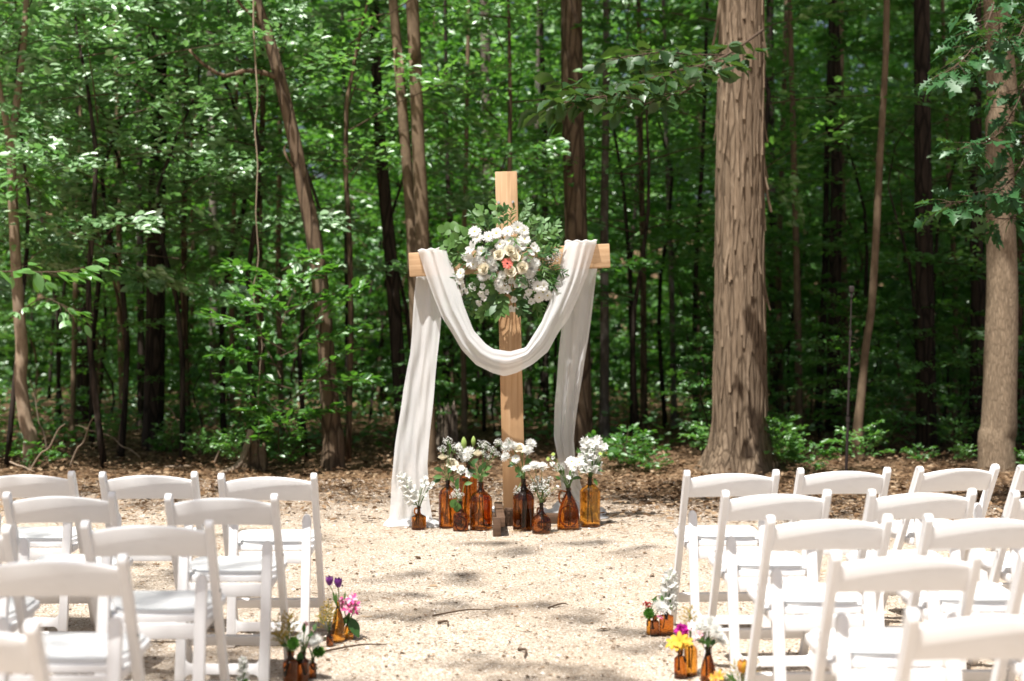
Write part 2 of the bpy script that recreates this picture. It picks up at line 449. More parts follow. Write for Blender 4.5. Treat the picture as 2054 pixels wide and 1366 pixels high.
# ------------------------------------------------------------------ ground
def ground():
    xs = np.concatenate([np.linspace(-160, -14, 30), np.linspace(-13.5, 13.5, 110), np.linspace(14, 160, 30)])
    ys = np.concatenate([np.linspace(-80, 0, 20), np.linspace(0.5, 34, 130), np.linspace(36, 240, 40)])
    X, Y = np.meshgrid(xs, ys, indexing='ij')
    Z = np.zeros_like(X)
    for k in range(14):
        fx, fy = rng.normal(0, 1.1, 2); ph = rng.uniform(0, 6.28)
        Z += 0.02 * np.sin(X * fx + Y * fy + ph)
    Z *= np.clip((Y - 13.5) / 5, 0, 1)
    Z += np.clip((Y - 40) / 100, 0, 1) ** 1.5 * 14.0      # the land rises far behind the wood
    V = np.stack([X, Y, Z], -1).reshape(-1, 3)
    nx, ny = X.shape
    i = np.arange(nx - 1)[:, None] * ny + np.arange(ny - 1)[None]
    Fc = np.stack([i, i + ny, i + ny + 1, i + 1], -1).reshape(-1, 4)
    o = obj('ground', mesh_np('ground', V, Fc, [M['ground']]))
    o['kind'] = 'structure'


ground()


def scatter_chips():
    n = 90000
    u = rng.random(n) ** 0.75
    d = 4.4 + u * 9.2
    x = (rng.random(n) * 2 - 1) * (d * 0.375 + 0.3)
    keep = ~((x > 0.6) & (d > 11.6)) | (rng.random(n) < 0.25)
    d = d[keep]; x = x[keep]; n = len(d)
    s = rng.uniform(0.003, 0.0065, n) * (1 + 1.1 * (rng.random(n) > 0.96))
    base = np.array([(1, 0, 0), (-0.2, 0.9, 0.1), (-0.9, -0.3, 0), (0.2, -0.8, 0.1), (0.1, 0.1, 0.8)], dtype=float)
    V = base[None] * s[:, None, None] * rng.uniform(0.55, 1.35, (n, 5, 3))
    a = rng.uniform(0, 6.28, n); ca, sa = np.cos(a), np.sin(a)
    R = np.stack([V[..., 0] * ca[:, None] - V[..., 1] * sa[:, None], V[..., 0] * sa[:, None] + V[..., 1] * ca[:, None], V[..., 2]], -1)
    R += np.stack([x, d, np.full(n, 0.0005)], -1)[:, None]
    f = np.array([(0, 1, 4), (1, 2, 4), (2, 3, 4), (3, 0, 4)])
    Fc = (f[None] + np.arange(n)[:, None, None] * 5).reshape(-1, 3)
    o = obj('gravel', mesh_np('gravel', R.reshape(-1, 3), Fc, [M['chips']], smooth=False)); o['kind'] = 'stuff'
    o['label'] = 'loose pale gravel chips covering the clearing'


scatter_chips()

LEAF_T = np.array([(0, 0, 0), (.3, .27, .05), (.72, .21, .04), (1, 0, -.06), (.72, -.21, .04), (.3, -.27, .05)], dtype=float)
LEAF_F = np.array([(0, 3, 2, 1), (0, 5, 4, 3)])


def leaf_mesh(name, pos, dirs, nrm, size, mat):
    """many small folded leaves in one mesh (arrays)"""
    dirs = dirs / np.linalg.norm(dirs, axis=1, keepdims=True)
    side = np.cross(nrm, dirs); side /= np.linalg.norm(side, axis=1, keepdims=True) + 1e-9
    up = np.cross(dirs, side)
    n = len(pos)
    wv = rng.uniform(0.75, 1.2, n)
    V = (pos[:, None] + LEAF_T[None, :, 0, None] * dirs[:, None] * size[:, None, None]
         + LEAF_T[None, :, 1, None] * side[:, None] * (size * wv)[:, None, None]
         + LEAF_T[None, :, 2, None] * up[:, None] * size[:, None, None])
    Fc = (LEAF_F[None] + np.arange(n)[:, None, None] * 6).reshape(-1, 4)
    return mesh_np(name, V.reshape(-1, 3), Fc, [mat], smooth=False)


def scatter_litter():
    n = 60000
    d = 10.5 + rng.random(n) ** 1.3 * 24
    x = (rng.random(n) * 2 - 1) * (d * 0.38 + 1)
    edge = np.interp(x, [0.2, 2.2], [12.0, 10.7]) + rng.normal(0, 0.5, n)
    keep = (d > edge) | (rng.random(n) < 0.10)
    d = d[keep]; x = x[keep]; n = len(d)
    pos = np.stack([x, d, rng.uniform(0.003, 0.05, n)], -1)
    a = rng.uniform(0, 6.28, n)
    dirs = np.stack([np.cos(a), np.sin(a), rng.normal(0, 0.25, n)], -1)
    nrm = np.stack([rng.normal(0, 0.35, n), rng.normal(0, 0.35, n), np.ones(n)], -1)
    o = obj('leaf_litter', leaf_mesh('leaf_litter', pos, dirs, nrm, rng.uniform(0.03, 0.075, n), M['litter'])); o['kind'] = 'stuff'
    o['label'] = 'brown fallen leaves covering the woodland floor'
    n = 6000      # bark and straw crumbs on the gravel
    d = 4.4 + rng.random(n) * 8.5
    x = (rng.random(n) * 2 - 1) * (d * 0.37)
    pos = np.stack([x, d, rng.uniform(0.004, 0.008, n)], -1)
    a = rng.uniform(0, 6.28, n)
    dirs = np.stack([np.cos(a), np.sin(a), rng.normal(0, 0.08, n)], -1)
    nrm = np.stack([rng.normal(0, 0.2, n), rng.normal(0, 0.2, n), np.ones(n)], -1)
    o = obj('bark_crumbs', leaf_mesh('bark_crumbs', pos, dirs, nrm, rng.uniform(0.008, 0.03, n) * np.where(rng.random(n) > .97, 2.0, 1.0), M['litter'])); o['kind'] = 'stuff'
    o['label'] = 'brown bark and straw crumbs strewn over the gravel'


scatter_litter()


def pine_straw():
    n = 11000
    d = 5 + rng.random(n) ** .55 * 9
    x = (rng.random(n) * 2 - 1) * (d * .38 + .3)
    cl = np.sin(x * 2.1 + d * 1.3) + np.sin(x * 1.1 - d * 2.3) + (d - 9.5) * .7 + rng.normal(0, .6, n)
    k = cl > .4
    d, x = d[k], x[k]; n = len(d)
    a = rng.normal(0, 1.0, n); L = rng.uniform(.03, .085, n); w_ = rng.uniform(.0009, .002, n)
    dx, dy = np.cos(a), np.sin(a)
    z0 = rng.uniform(.004, .014, n); z1 = rng.uniform(.004, .02, n)
    p = np.stack([x, d, z0], -1); q = np.stack([x + dx * L, d + dy * L, z1], -1)
    s_ = np.stack([-dy * w_, dx * w_, w_ * .8], -1)
    V = np.stack([p - s_, p + s_, q + s_ * .5, q - s_ * .5], 1)
    o = obj('pine_straw', mesh_np('pine_straw', V.reshape(-1, 3), np.arange(n * 4).reshape(-1, 4), [M['straw']], smooth=False)); o['kind'] = 'stuff'
    o['label'] = 'dry pine straw scattered over the gravel'


pine_straw()


# ------------------------------------------------------------------ foliage
def spray_arrays(o, az, tilt, L, nl, ls, spread=0.34, droop=0.16):
    """one flat leafy bough: arrays of leaf positions, directions, normals, sizes + its axis points"""
    t = rng.uniform(0.12, 1.0, nl) ** 0.8
    sd = rng.choice([-1.0, 1.0], nl)
    wdt = spread * L * (1.08 - t * 0.75) * np.sqrt(rng.random(nl))
    lx = t * L + wdt * 0.45; ly = sd * wdt
    lz = rng.normal(0, 0.028 * L, nl) - droop * L * t ** 2
    ang = sd * rng.uniform(0.2, 1.3, nl)
    dx, dy, dz = np.cos(ang), np.sin(ang), rng.normal(-0.2, 0.3, nl)
    ct, st = math.cos(tilt), math.sin(tilt)
    def rot(x, y, z):
        x2 = x * ct - z * st; z2 = x * st + z * ct
        ca, sa = math.cos(az), math.sin(az)
        return np.stack([x2 * ca - y * sa, x2 * sa + y * ca, z2], -1)
    pos = rot(lx, ly, lz) + np.array(o)
    dirs = rot(dx, dy, dz)
    nrm = rot(rng.normal(0.85, 0.5, nl), rng.normal(0, 0.5, nl), np.ones(nl))
    size = rng.uniform(0.65, 1.25, nl) * ls
    tt = np.array([0, .35, .7, 1.0]) * L
    axis = rot(tt, np.zeros(4), -droop * L * np.array([0, .12, .49, 1.0])) + np.array(o)
    return pos, dirs, nrm, size, axis


def crown_meshes(name, z0, z1, R, ns, nl, ls, mat, seed, up=0.25, shape=0.6, rand_r=0.35, core=0.0):
    global rng
    keep = rng; rng = np.random.default_rng(seed)
    acc = [[], [], [], []]; B = MB()
    for k in range(ns):
        q = (k + rng.random()) / ns
        z = z0 + (z1 - z0) * q
        az = k * 2.39996 + rng.normal(0, 0.4)
        r = R * (math.sin(math.pi * (0.18 + 0.78 * q)) ** shape) * rng.uniform(1 - rand_r, 1.1)
        ro = core * r * rng.random()
        o = (math.cos(az) * ro + rng.normal(0, 0.05), math.sin(az) * ro + rng.normal(0, .05), z)
        p = spray_arrays(o, az, rng.normal(up, 0.18), max(r - ro, 0.4), int(nl * rng.uniform(0.6, 1.3)), ls)
        for a, b in zip(acc, p[:4]): a.append(b)
        ax = p[4]
        v, f = tube_geo(ax, [0.003 + 0.003 * r, 0.0025 + 0.0018 * r, 0.002 + 0.0008 * r, 0.001], 4, cap=False)
        B.add(v, f)
    A = [np.concatenate(a) for a in acc]
    me = leaf_mesh(name + '_leaves', *A, mat)
    bm_ = B.mesh(name + '_branches', [M['twig']])
    rng = keep
    return me, bm_


def trunk_mesh(name, pts, rad, mat, n=10, sub=16, ridges=0.0, seed=0, knots=()):
    path = smooth_path(pts, sub)
    rr = [interp(np.linspace(0, 1, len(rad)), rad, i / sub) for i in range(sub + 1)]
    v, f = tube_geo(path, rr, n)
    r2 = np.random.default_rng(seed)
    V = [Vector(p) for p in v]
    if ridges:
        for i in range(sub + 1):
            for k in range(n):
                p = V[i * n + k]; c = path[i]
                V[i * n + k] = c + (p - c) * (1 + ridges * r2.normal())
    B = MB(); B.add(V, f)
    return B.mesh(name, [mat])


# young trees of the understory: eight kinds, shared meshes
KINDS = []
spec = [  # z0, z1, R, sprays, leaves per spray, leaf size, material, height of trunk
    (1.6, 5.4, 1.7, 17, 125, 0.09, 'leaf'), (2.2, 7.0, 2.1, 20, 130, 0.10, 'leaf_young'),
    (1.2, 4.4, 1.5, 17, 120, 0.08, 'leaf_young'), (2.8, 8.0, 2.4, 22, 135, 0.115, 'leaf'),
    (1.9, 6.2, 2.0, 18, 125, 0.09, 'leaf_young'), (1.4, 4.8, 1.8, 17, 130, 0.095, 'leaf'),
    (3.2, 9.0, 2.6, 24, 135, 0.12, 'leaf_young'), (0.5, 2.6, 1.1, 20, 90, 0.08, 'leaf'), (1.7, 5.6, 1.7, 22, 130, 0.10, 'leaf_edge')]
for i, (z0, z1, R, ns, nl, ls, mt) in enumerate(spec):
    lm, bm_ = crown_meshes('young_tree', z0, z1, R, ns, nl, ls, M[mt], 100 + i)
    wob = [(rnd.uniform(-.15, .15) * k, rnd.uniform(-.15, .15) * k, z1 * k / 4) for k in range(5)]
    wob[0] = (0, 0, -0.1)
    tm = trunk_mesh('young_trunk', wob, [0.014 + z1 * 0.0032, 0.012 + z1 * .0026, 0.010 + z1 * .002, 0.008, 0.004],
                    M[['bark_dark', 'bark_dark', 'bark_brown', 'bark_dark'][i % 4]], 7, 10)
    KINDS.append((tm, bm_, lm))


def young_tree(kind, x, y, s, rz, label, group, name='young_tree'):
    t = thing(name, label, 'tree', (x, y, 0), rz, group)
    t.scale = (s, s, s)
    obj('trunk', KINDS[kind][0], t)
    obj('branches', KINDS[kind][1], t)['kind'] = 'stuff'
    obj('crown', KINDS[kind][2], t)['kind'] = 'stuff'
    return t


def place_young():
    r = random.Random(21)
    placed = []
    lab = 'young leafy tree growing in the shady green understory behind the clearing'
    tries = 0
    while len(placed) < 84 and tries < 4000:
        tries += 1
        d = 15.6 + 25 * r.random() ** 1.15
        x = r.uniform(-1, 1) * (d * 0.37 + 1.2)
        md = 1.25 + (d - 15) * 0.02
        if any((x - a) ** 2 + (d - b) ** 2 < md * md for a, b in placed): continue
        # keep the view past the big hickory a little open near the edge
        k = r.choice([0, 1, 2, 3, 4, 5, 6, 4] + ([7, 7] if d > 19 else []))
        if d > 24: k = r.choice([1, 3, 6, 6, 5, 7, 7])
        s = r.uniform(0.85, 1.2)
        placed.append((x, d))
        young_tree(k, x, d, s, r.uniform(0, 6.28), lab, 'young trees filling the wood')


place_young()
def undergrowth():
    r = random.Random(77)
    for k in range(18):
        d = r.uniform(16.2, 20.0); x = r.uniform(.3, 1.0) * d * .38 if k % 3 else r.uniform(-.25, .15) * d
        young_tree(7, x, d, r.uniform(.45, .85), r.uniform(0, 6.28), 'low bushy sapling in the undergrowth between the tree trunks', 'bushy saplings of the undergrowth', 'bushy_sapling')
    for k in range(64):
        d = r.uniform(19.0, 29.0); x = r.uniform(-1, 1) * (d * .37 + .5)
        young_tree(r.choice([7, 7, 2, 5]), x, d, r.uniform(.75, 1.25), r.uniform(0, 6.28), 'low bushy sapling in the undergrowth between the tree trunks', 'bushy saplings of the undergrowth', 'bushy_sapling')
undergrowth()
# leafy edge of the wood on the left, out in the sun
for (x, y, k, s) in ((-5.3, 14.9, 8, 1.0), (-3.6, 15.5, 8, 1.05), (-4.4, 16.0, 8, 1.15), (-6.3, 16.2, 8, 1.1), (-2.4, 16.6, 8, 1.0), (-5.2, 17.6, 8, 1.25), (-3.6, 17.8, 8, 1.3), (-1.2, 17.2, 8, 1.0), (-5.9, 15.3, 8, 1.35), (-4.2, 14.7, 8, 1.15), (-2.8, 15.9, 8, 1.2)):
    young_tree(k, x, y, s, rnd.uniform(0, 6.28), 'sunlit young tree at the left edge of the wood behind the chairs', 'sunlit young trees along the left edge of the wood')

# tall canopy crowns (their trunks are the big trees below)
CANOPY = [crown_meshes('canopy', 0, 7.0, 4.3, 80, 120, 0.17, M['leaf_dark'], 300 + i, up=0.2, shape=0.5) for i in range(3)]


def add_canopy(root, x, y, z, k=0, s=1.0, rz=0.0):
    obj('branches', CANOPY[k][1], root, (x, y, z), (0, 0, rz), s)['kind'] = 'stuff'
    obj('crown', CANOPY[k][0], root, (x, y, z), (0, 0, rz), s)['kind'] = 'stuff'


def big_tree(name, label, px, d, mat, top=11.0, canopy=None, n=14, ridges=0.02, flare=1.5, group=None, cat='tree', base=True):
    """px: [(x, y, width)...] from the top of the picture down, photo pixels, all at distance d"""
    pts = [P(a, b, d) for a, b, c in px][::-1]
    rad = [c / 2 * d / F for a, b, c in px][::-1]
    lo = pts[0].copy()
    if base:
        lo.z = -0.15; lo.x += (pts[0].x - pts[1].x) * 0.1
        pts = [lo, Vector((lo.x, d, 0.12)), Vector((lo.x * .9 + pts[0].x * .1, d, 0.35))] + [p for p in pts if p.z > 0.45]
        kept = rad[len(rad) - (len(pts) - 3):]; r0 = kept[0]; rad = [r0 * flare * 1.08, r0 * (1 + (flare - 1) * .7), r0 * (1 + (flare - 1) * .3)] + kept
    dirv = (pts[-1] - pts[-2]).normalized()
    if top and pts[-1].z < top:
        e = pts[-1] + dirv * ((top - pts[-1].z) / max(dirv.z, 0.3)); pts.append(e); rad.append(rad[-1] * 0.7)
    root = thing(name, label, cat, (lo.x, d, 0), 0, group)
    o = Vector((lo.x, d, 0))
    obj('trunk', trunk_mesh(name + '_trunk', [p - o for p in pts], rad, M[mat], n, 26, ridges, seed=int(px[0][0])), root)
    if canopy:
        for (dx, dy, dz, k, s) in canopy:
            add_canopy(root, pts[-1].x - o.x + dx, dy, top + dz, k, s, rnd.uniform(0, 6.28))
    return root, [p - o for p in pts]


def limb(root, pts, r0, r1, mat, name='limb', n=8):
    path = smooth_path(pts, 12)
    B = MB(); B.add(*tube_geo(path, [r0 + (r1 - r0) * i / 12 for i in range(13)], n))
    return obj(name, B.mesh(name, [M[mat]]), root)


def rel(root, px, py, d): return P(px, py, d) - Vector(root.location)


# slender tan tree at the far left, forked high up
t, _ = big_tree('slender_tree', 'slender tan tree forking high up at the left edge of the photo', [(22, 300, 19), (28, 450, 21), (36, 600, 23), (44, 700, 25), (41, 760, 26), (52, 850, 27), (60, 938, 29)], 14.6, 'bark_tan', top=None, flare=1.2, n=10)
limb(t, [rel(t, 22, 300, 14.6), rel(t, 30, 230, 14.6), rel(t, 44, 120, 14.65), rel(t, 52, 20, 14.7), rel(t, 58, -120, 14.7)], .047, .025, 'bark_tan')
limb(t, [rel(t, 22, 302, 14.6), rel(t, 12, 240, 14.55), rel(t, -2, 170, 14.5), rel(t, -10, 60, 14.4)], .045, .02, 'bark_tan')
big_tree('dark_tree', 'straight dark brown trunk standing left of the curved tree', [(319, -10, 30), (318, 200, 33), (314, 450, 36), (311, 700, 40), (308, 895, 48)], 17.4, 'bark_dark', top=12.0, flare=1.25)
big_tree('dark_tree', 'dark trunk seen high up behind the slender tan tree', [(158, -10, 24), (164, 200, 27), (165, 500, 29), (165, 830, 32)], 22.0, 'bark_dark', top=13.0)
# curved brown tree with a bare limb bending to the left
t, _ = big_tree('curved_tree', 'curved brown tree leaning left with a bare side limb', [(507, -20, 20), (540, 80, 24), (562, 160, 26), (590, 280, 27), (607, 370, 29), (630, 480, 32), (645, 600, 34), (655, 720, 35), (664, 850, 40), (668, 930, 50)], 14.5, 'bark_brown', top=7.0, flare=1.3, n=10)
limb(t, [rel(t, 560, 158, 14.5), rel(t, 530, 146, 14.4), rel(t, 490, 142, 14.3), rel(t, 450, 152, 14.3), rel(t, 410, 130, 14.2), rel(t, 380, 100, 14.2)], .03, .014, 'bark_brown')
limb(t, [rel(t, 528, 60, 14.5), rel(t, 505, 30, 14.45), rel(t, 480, 5, 14.4), rel(t, 470, -40, 14.4)], .02, .01, 'bark_brown')
limb(t, [rel(t, 597, 345, 14.5), rel(t, 578, 320, 14.4), rel(t, 570, 300, 14.4), rel(t, 577, 288, 14.4)], .018, .008, 'bark_brown')
big_tree('leaning_tree', 'dark leaning trunk left of the twin slender trunks', [(750, -10, 20), (757, 200, 20), (768, 350, 24), (784, 520, 26), (797, 700, 28), (806, 890, 32)], 17.0, 'bark_dark', top=12.0, flare=1.2, n=10)
big_tree('twin_trunk', 'left and thinner of twin slender trunks behind the cross', [(787, -10, 19), (800, 130, 20), (811, 270, 21), (823, 420, 22), (832, 600, 24), (842, 900, 28)], 15.4, 'bark_smooth', top=11.0, flare=1.2, n=10)
big_tree('twin_trunk', 'right and thicker of twin slender trunks behind the cross', [(826, -10, 26), (833, 130, 25), (838, 270, 26), (845, 420, 28), (850, 600, 29), (858, 900, 34)], 15.2, 'bark_smooth', top=11.5, canopy=[(.3, -.6, -2, 0, .5)], flare=1.2, n=10)  # out-of-sight crown added to break up the light in the wood
big_tree('dark_tree', 'thick dark brown trunk rising behind the right arm of the cross', [(1146, -10, 44), (1148, 200, 44), (1154, 400, 46), (1158, 600, 48), (1162, 905, 56)], 16.6, 'bark_brown', top=12.0, canopy=[(0.6, 0.5, 0, 1, .8)], flare=1.3)
t, _ = big_tree('thin_tree', 'thin grey sapling right of the cross in deep shade', [(1216, -10, 13), (1215, 250, 15), (1212, 450, 17), (1213, 650, 18), (1212, 880, 20)], 18.6, 'bark_pale', top=8, n=8, canopy=[(0, -1, .5, 2, .6)])  # its high unseen crown is put in to throw patchy shade
big_tree('pale_tree', 'pale patchy trunk directly behind the top of the cross', [(972, -10, 20), (976, 200, 20), (978, 400, 22), (980, 860, 26)], 24.0, 'bark_pale', top=12, n=10)
big_tree('thin_tree', 'thin pale trunk just right of the top of the cross', [(1082, -10, 9), (1076, 300, 11), (1068, 520, 12), (1062, 700, 14), (1060, 840, 14)], 22.0, 'bark_pale', top=8, n=8)
big_tree('thin_tree', 'slender bent sapling between the hickory and the light stand', [(1779, -10, 13), (1776, 130, 13), (1766, 300, 14), (1757, 480, 15), (1748, 620, 16), (1736, 700, 16), (1727, 800, 18), (1721, 920, 22)], 15.6, 'bark_smooth', top=8, n=8, canopy=[(0, -.6, .3, 1, .6)])  # crown above the view, added to shade the leaves behind
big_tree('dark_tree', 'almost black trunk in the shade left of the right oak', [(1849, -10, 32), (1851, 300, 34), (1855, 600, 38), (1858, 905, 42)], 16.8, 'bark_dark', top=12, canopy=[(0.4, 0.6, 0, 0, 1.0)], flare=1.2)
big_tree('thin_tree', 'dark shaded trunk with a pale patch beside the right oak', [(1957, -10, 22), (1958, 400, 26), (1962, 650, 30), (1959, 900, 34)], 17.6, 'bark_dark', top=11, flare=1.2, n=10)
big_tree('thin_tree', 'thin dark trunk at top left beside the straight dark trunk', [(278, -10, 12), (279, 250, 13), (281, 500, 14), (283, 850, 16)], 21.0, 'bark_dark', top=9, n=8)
big_tree('thin_tree', 'faint grey trunk standing deep in the wood left of the curved tree', [(420, -10, 16), (424, 200, 17), (427, 400, 18), (430, 840, 20)], 23.0, 'bark_pale', top=9, n=8)
# the light trunk on the right
t, _ = big_tree('oak_tree', 'light grey brown oak trunk at the right edge of the photo', [(1998, -20, 52), (2006, 120, 56), (2010, 190, 58), (2004, 260, 54), (2006, 420, 56), (2010, 560, 60), (2008, 700, 64), (2004, 850, 69), (2000, 935, 75)], 14.4, 'bark_oak', top=11, canopy=[(0.2, -1.2, -0.5, 2, 1.0), (.9, -5.0, -1.5, 0, .6)], n=28, ridges=0.018, flare=1.1)  # second crown, out of view, added to shade the oak boughs
for (kx, ky, kr, kn) in ((2028, 655, .045, 'knot'), (2014, 185, .05, 'knot'), (1984, 320, .03, 'knot')):
    bm = bmesh.new(); bmesh.ops.create_icosphere(bm, subdivisions=3, radius=kr)
    for v in bm.verts: v.co.z *= 1.5; v.co *= 1 + rnd.uniform(-.08, .08)
    obj(kn, finish(bm, kn, [M['bark_oak']]), t, rel(t, kx, ky, 14.27 if kx != 2028 else 14.36))
STEM = {150: 'thin sapling stem between the forked tan tree and the straight dark trunk, farther left', 245: 'thin sapling stem just left of the straight dark trunk on the left', 560: 'thin sapling stem seen just left of the curved tree', 500: 'thin sapling stem beside the hanging vine on the left',
        700: 'thin sapling stem between the curved tree and the dark leaning trunk', 900: 'thin sapling stem between the left drape and the cross post, above the stump', 930: 'thin sapling stem nearest the left side of the cross post', 1290: 'thin sapling stem midway between the right drape and the hickory, left one',
        1345: 'thin sapling stem midway between the right drape and the hickory, right one', 1600: 'thin sapling stem just right of the hickory trunk', 1650: 'thin sapling stem left of the black light stand', 1690: 'thin sapling stem directly behind the black light stand', 1910: 'thin sapling stem between the two shaded trunks left of the oak',
        1400: 'thin sapling stem just left of the hickory trunk', 1560: 'thin sapling stem touching the right side of the hickory in view', 1100: 'thin sapling stem between the cross post and the right tail of the drape', 470: 'thin sapling stem left of the hanging vine'}
for (px_, py_, d_) in ((150, 520, 19.0), (245, 560, 20.0), (560, 500, 19.5), (700, 500, 20), (900, 560, 21), (930, 600, 19), (1290, 520, 20), (1345, 560, 22), (1600, 540, 19), (1650, 560, 20.5), (1690, 500, 23), (1910, 560, 21), (1400, 520, 20), (1560, 560, 24), (1100, 600, 21), (470, 520, 18.5)):
    l = rnd.uniform(-20, 20); ww = rnd.uniform(8, 15)
    big_tree('sapling_stem', STEM[px_], [(px_ + l, -10, ww * .7), (px_ + l * .5, 300, ww * .85), (px_ + rnd.uniform(-6, 6), 560, ww), (px_ + rnd.uniform(-8, 8), 860, ww * 1.15)], d_, rnd.choice(['bark_dark', 'bark_pale', 'bark_brown', 'bark_smooth']), top=6.5, n=7, group='thin bare sapling stems in the wood')
# unseen deeper trees that hold up the roof of the wood
for (x, y, k, s, z) in ((4.5, 20, 1, 1.2, 11), (7.5, 17, 0, 1.2, 10.5), (5, 27, 2, 1.3, 12), (10, 24, 0, 1.2, 12), (-11, 30, 2, 1.1, 12)):
    w_ = rnd.uniform(.06, .09)
    r_ = thing('forest_tree', 'tall forest tree deep in the wood with its crown above the photo', 'tree', (x, y, 0), rnd.uniform(0, 6), 'tall forest trees deep in the wood')
    obj('trunk', trunk_mesh('forest_trunk', [(0, 0, -.1), (.1, 0, z * .4), (.05, .1, z * .75), (0, 0, z + 5)], [w_ * 1.3, w_, w_ * .85, w_ * .4], M['bark_dark'], 10, 14), r_)
    add_canopy(r_, 0, 0, z, k, s)
# tree behind the camera whose open boughs dapple the gravel and shade the left chairs
sh = thing('shade_tree', 'tall tree behind the viewer whose boughs dapple the gravel', 'tree', (-7.5, -1.5, 0))
obj('trunk', trunk_mesh('shade_trunk', [(0, 0, -.1), (.2, 0, 3), (.3, 0.2, 7), (.8, .3, 14)], [.32, .24, .2, .08], M['bark_brown'], 12, 16), sh)
SH_B = MB(); acc = [[], [], [], []]
SHADE = [(-1.9, 6.1, 1.5), (-1.5, 4.9, 1.3), (-2.4, 5.2, 1.6), (-1.1, 5.5, .9), (-1.2, 4.2, 1.1), (-2.0, 3.8, 1.6), (-.75, 7.3, .8), (-.5, 8.0, .6), (.05, 7.0, .7), (.45, 6.5, .5),
         (-.15, 5.6, 1.1), (.3, 5.2, .9), (-.6, 5.1, 1.0), (.5, 9.2, .7), (-.2, 9.2, .6), (1.5, 9.6, 1.0), (-1.7, 9.6, .9), (1.9, 11.0, 1.3), (-2.6, 11.2, 1.3), (2.8, 9.9, 1.2), (-2.4, 8.0, 1.1), (-1.7, 7.4, .6), (1.9, 7.9, .5),
         (-2.2, 4.5, 1.5), (-1.3, 4.6, 1.2), (-1.6, 5.6, 1.3), (-2.6, 6.3, 1.4), (-1.1, 4.9, .9), (-1.2, 3.6, 1.0), (-1.7, 4.2, 1.2), (-2.1, 5.8, 1.3),
         (-1.0, 11.6, 1.1), (.3, 12.0, 1.2), (1.4, 12.0, 1.2), (3.0, 11.4, 1.3), (-2.0, 12.4, 1.3), (-3.4, 12.2, 1.2), (.9, 12.8, 1.2), (-.4, 12.8, 1.2), (2.4, 12.6, 1.4)]
for i, (gx, gy, L) in enumerate(SHADE):        # (where the shade should fall on the ground)
    z = 11.5 + (i % 5) * 1.1
    c = np.array([gx + SUN.x / SUN.z * z, gy + SUN.y / SUN.z * z, z]) - np.array([-7.5, -1.5, 0])
    az = math.atan2(c[1], c[0]) + rnd.uniform(-.5, .5)
    st = c - np.array([math.cos(az), math.sin(az), 0]) * L * .5
    p = spray_arrays(tuple(st), az, 0.05, L, int(95 * L) + 14, 0.105, spread=0.62, droop=0.1)
    for a, b in zip(acc, p[:4]): a.append(b)
    SH_B.add(*tube_geo(smooth_path([(.3, .2, 7 + i * .2), st * 0.5 + np.array([0, 0, 4.2]), st, p[4][-1]], 10), [.009 - .0006 * k for k in range(11)], 5))
obj('branches', SH_B.mesh('shade_branches', [M['bark_brown']]), sh)['kind'] = 'stuff'
obj('crown', leaf_mesh('shade_leaves', *[np.concatenate(a) for a in acc], M['leaf_dark']), sh)['kind'] = 'stuff'


def far_wood():
    n = 150000
    d = 30 + rng.random(n) * 26
    x = (rng.random(n) * 2 - 1) * (d * .42 + 2)
    z = rng.random(n) ** 1.1 * 19
    cl = np.sin(x * 0.9 + 2 * np.sin(z * .7)) + np.sin(z * 1.3 + d * .5) + np.sin(x * .37 + d * .3)
    k = (cl > -0.9)
    d, x, z = d[k], x[k], z[k]; n = len(d)
    pos = np.stack([x, d, z], -1)
    a = rng.uniform(0, 6.28, n)
    dirs = np.stack([np.cos(a), np.sin(a), rng.normal(-.2, .4, n)], -1)
    nrm = np.stack([rng.normal(0, .6, n), rng.normal(-.9, .6, n), np.ones(n)], -1)
    o = obj('far_wood', leaf_mesh('far_wood', pos, dirs, nrm, np.where(d > 42, rng.uniform(.38, .62, n), rng.uniform(.24, .42, n)), M['leaf_young'])); o['kind'] = 'stuff'
    o['label'] = 'far leafy wood closing the view behind the trees'


far_wood()


def ground_cover():
    n = 26000
    d = 17 + rng.random(n) * 22
    x = (rng.random(n) * 2 - 1) * (d * .38 + 1)
    cl = np.sin(x * 1.7 + d) + np.sin(d * 1.9 + x * .6) + np.sin(x * 3.1 - d * .7)
    k = cl > -.2
    d, x = d[k], x[k]; n = len(d)
    pos = np.stack([x, d, np.clip((d - 13.5) / 5, 0, 1) * .05 + rng.random(n) ** 1.5 * .55], -1)
    a = rng.uniform(0, 6.28, n)
    dirs = np.stack([np.cos(a), np.sin(a), rng.normal(-.1, .35, n)], -1)
    nrm = np.stack([rng.normal(0, .5, n), rng.normal(-.4, .5, n), np.ones(n)], -1)
    o = obj('ground_cover', leaf_mesh('ground_cover', pos, dirs, nrm, rng.uniform(.07, .14, n), M['leaf'])); o['kind'] = 'stuff'
    o['label'] = 'low green ground cover between the trunks'


ground_cover()


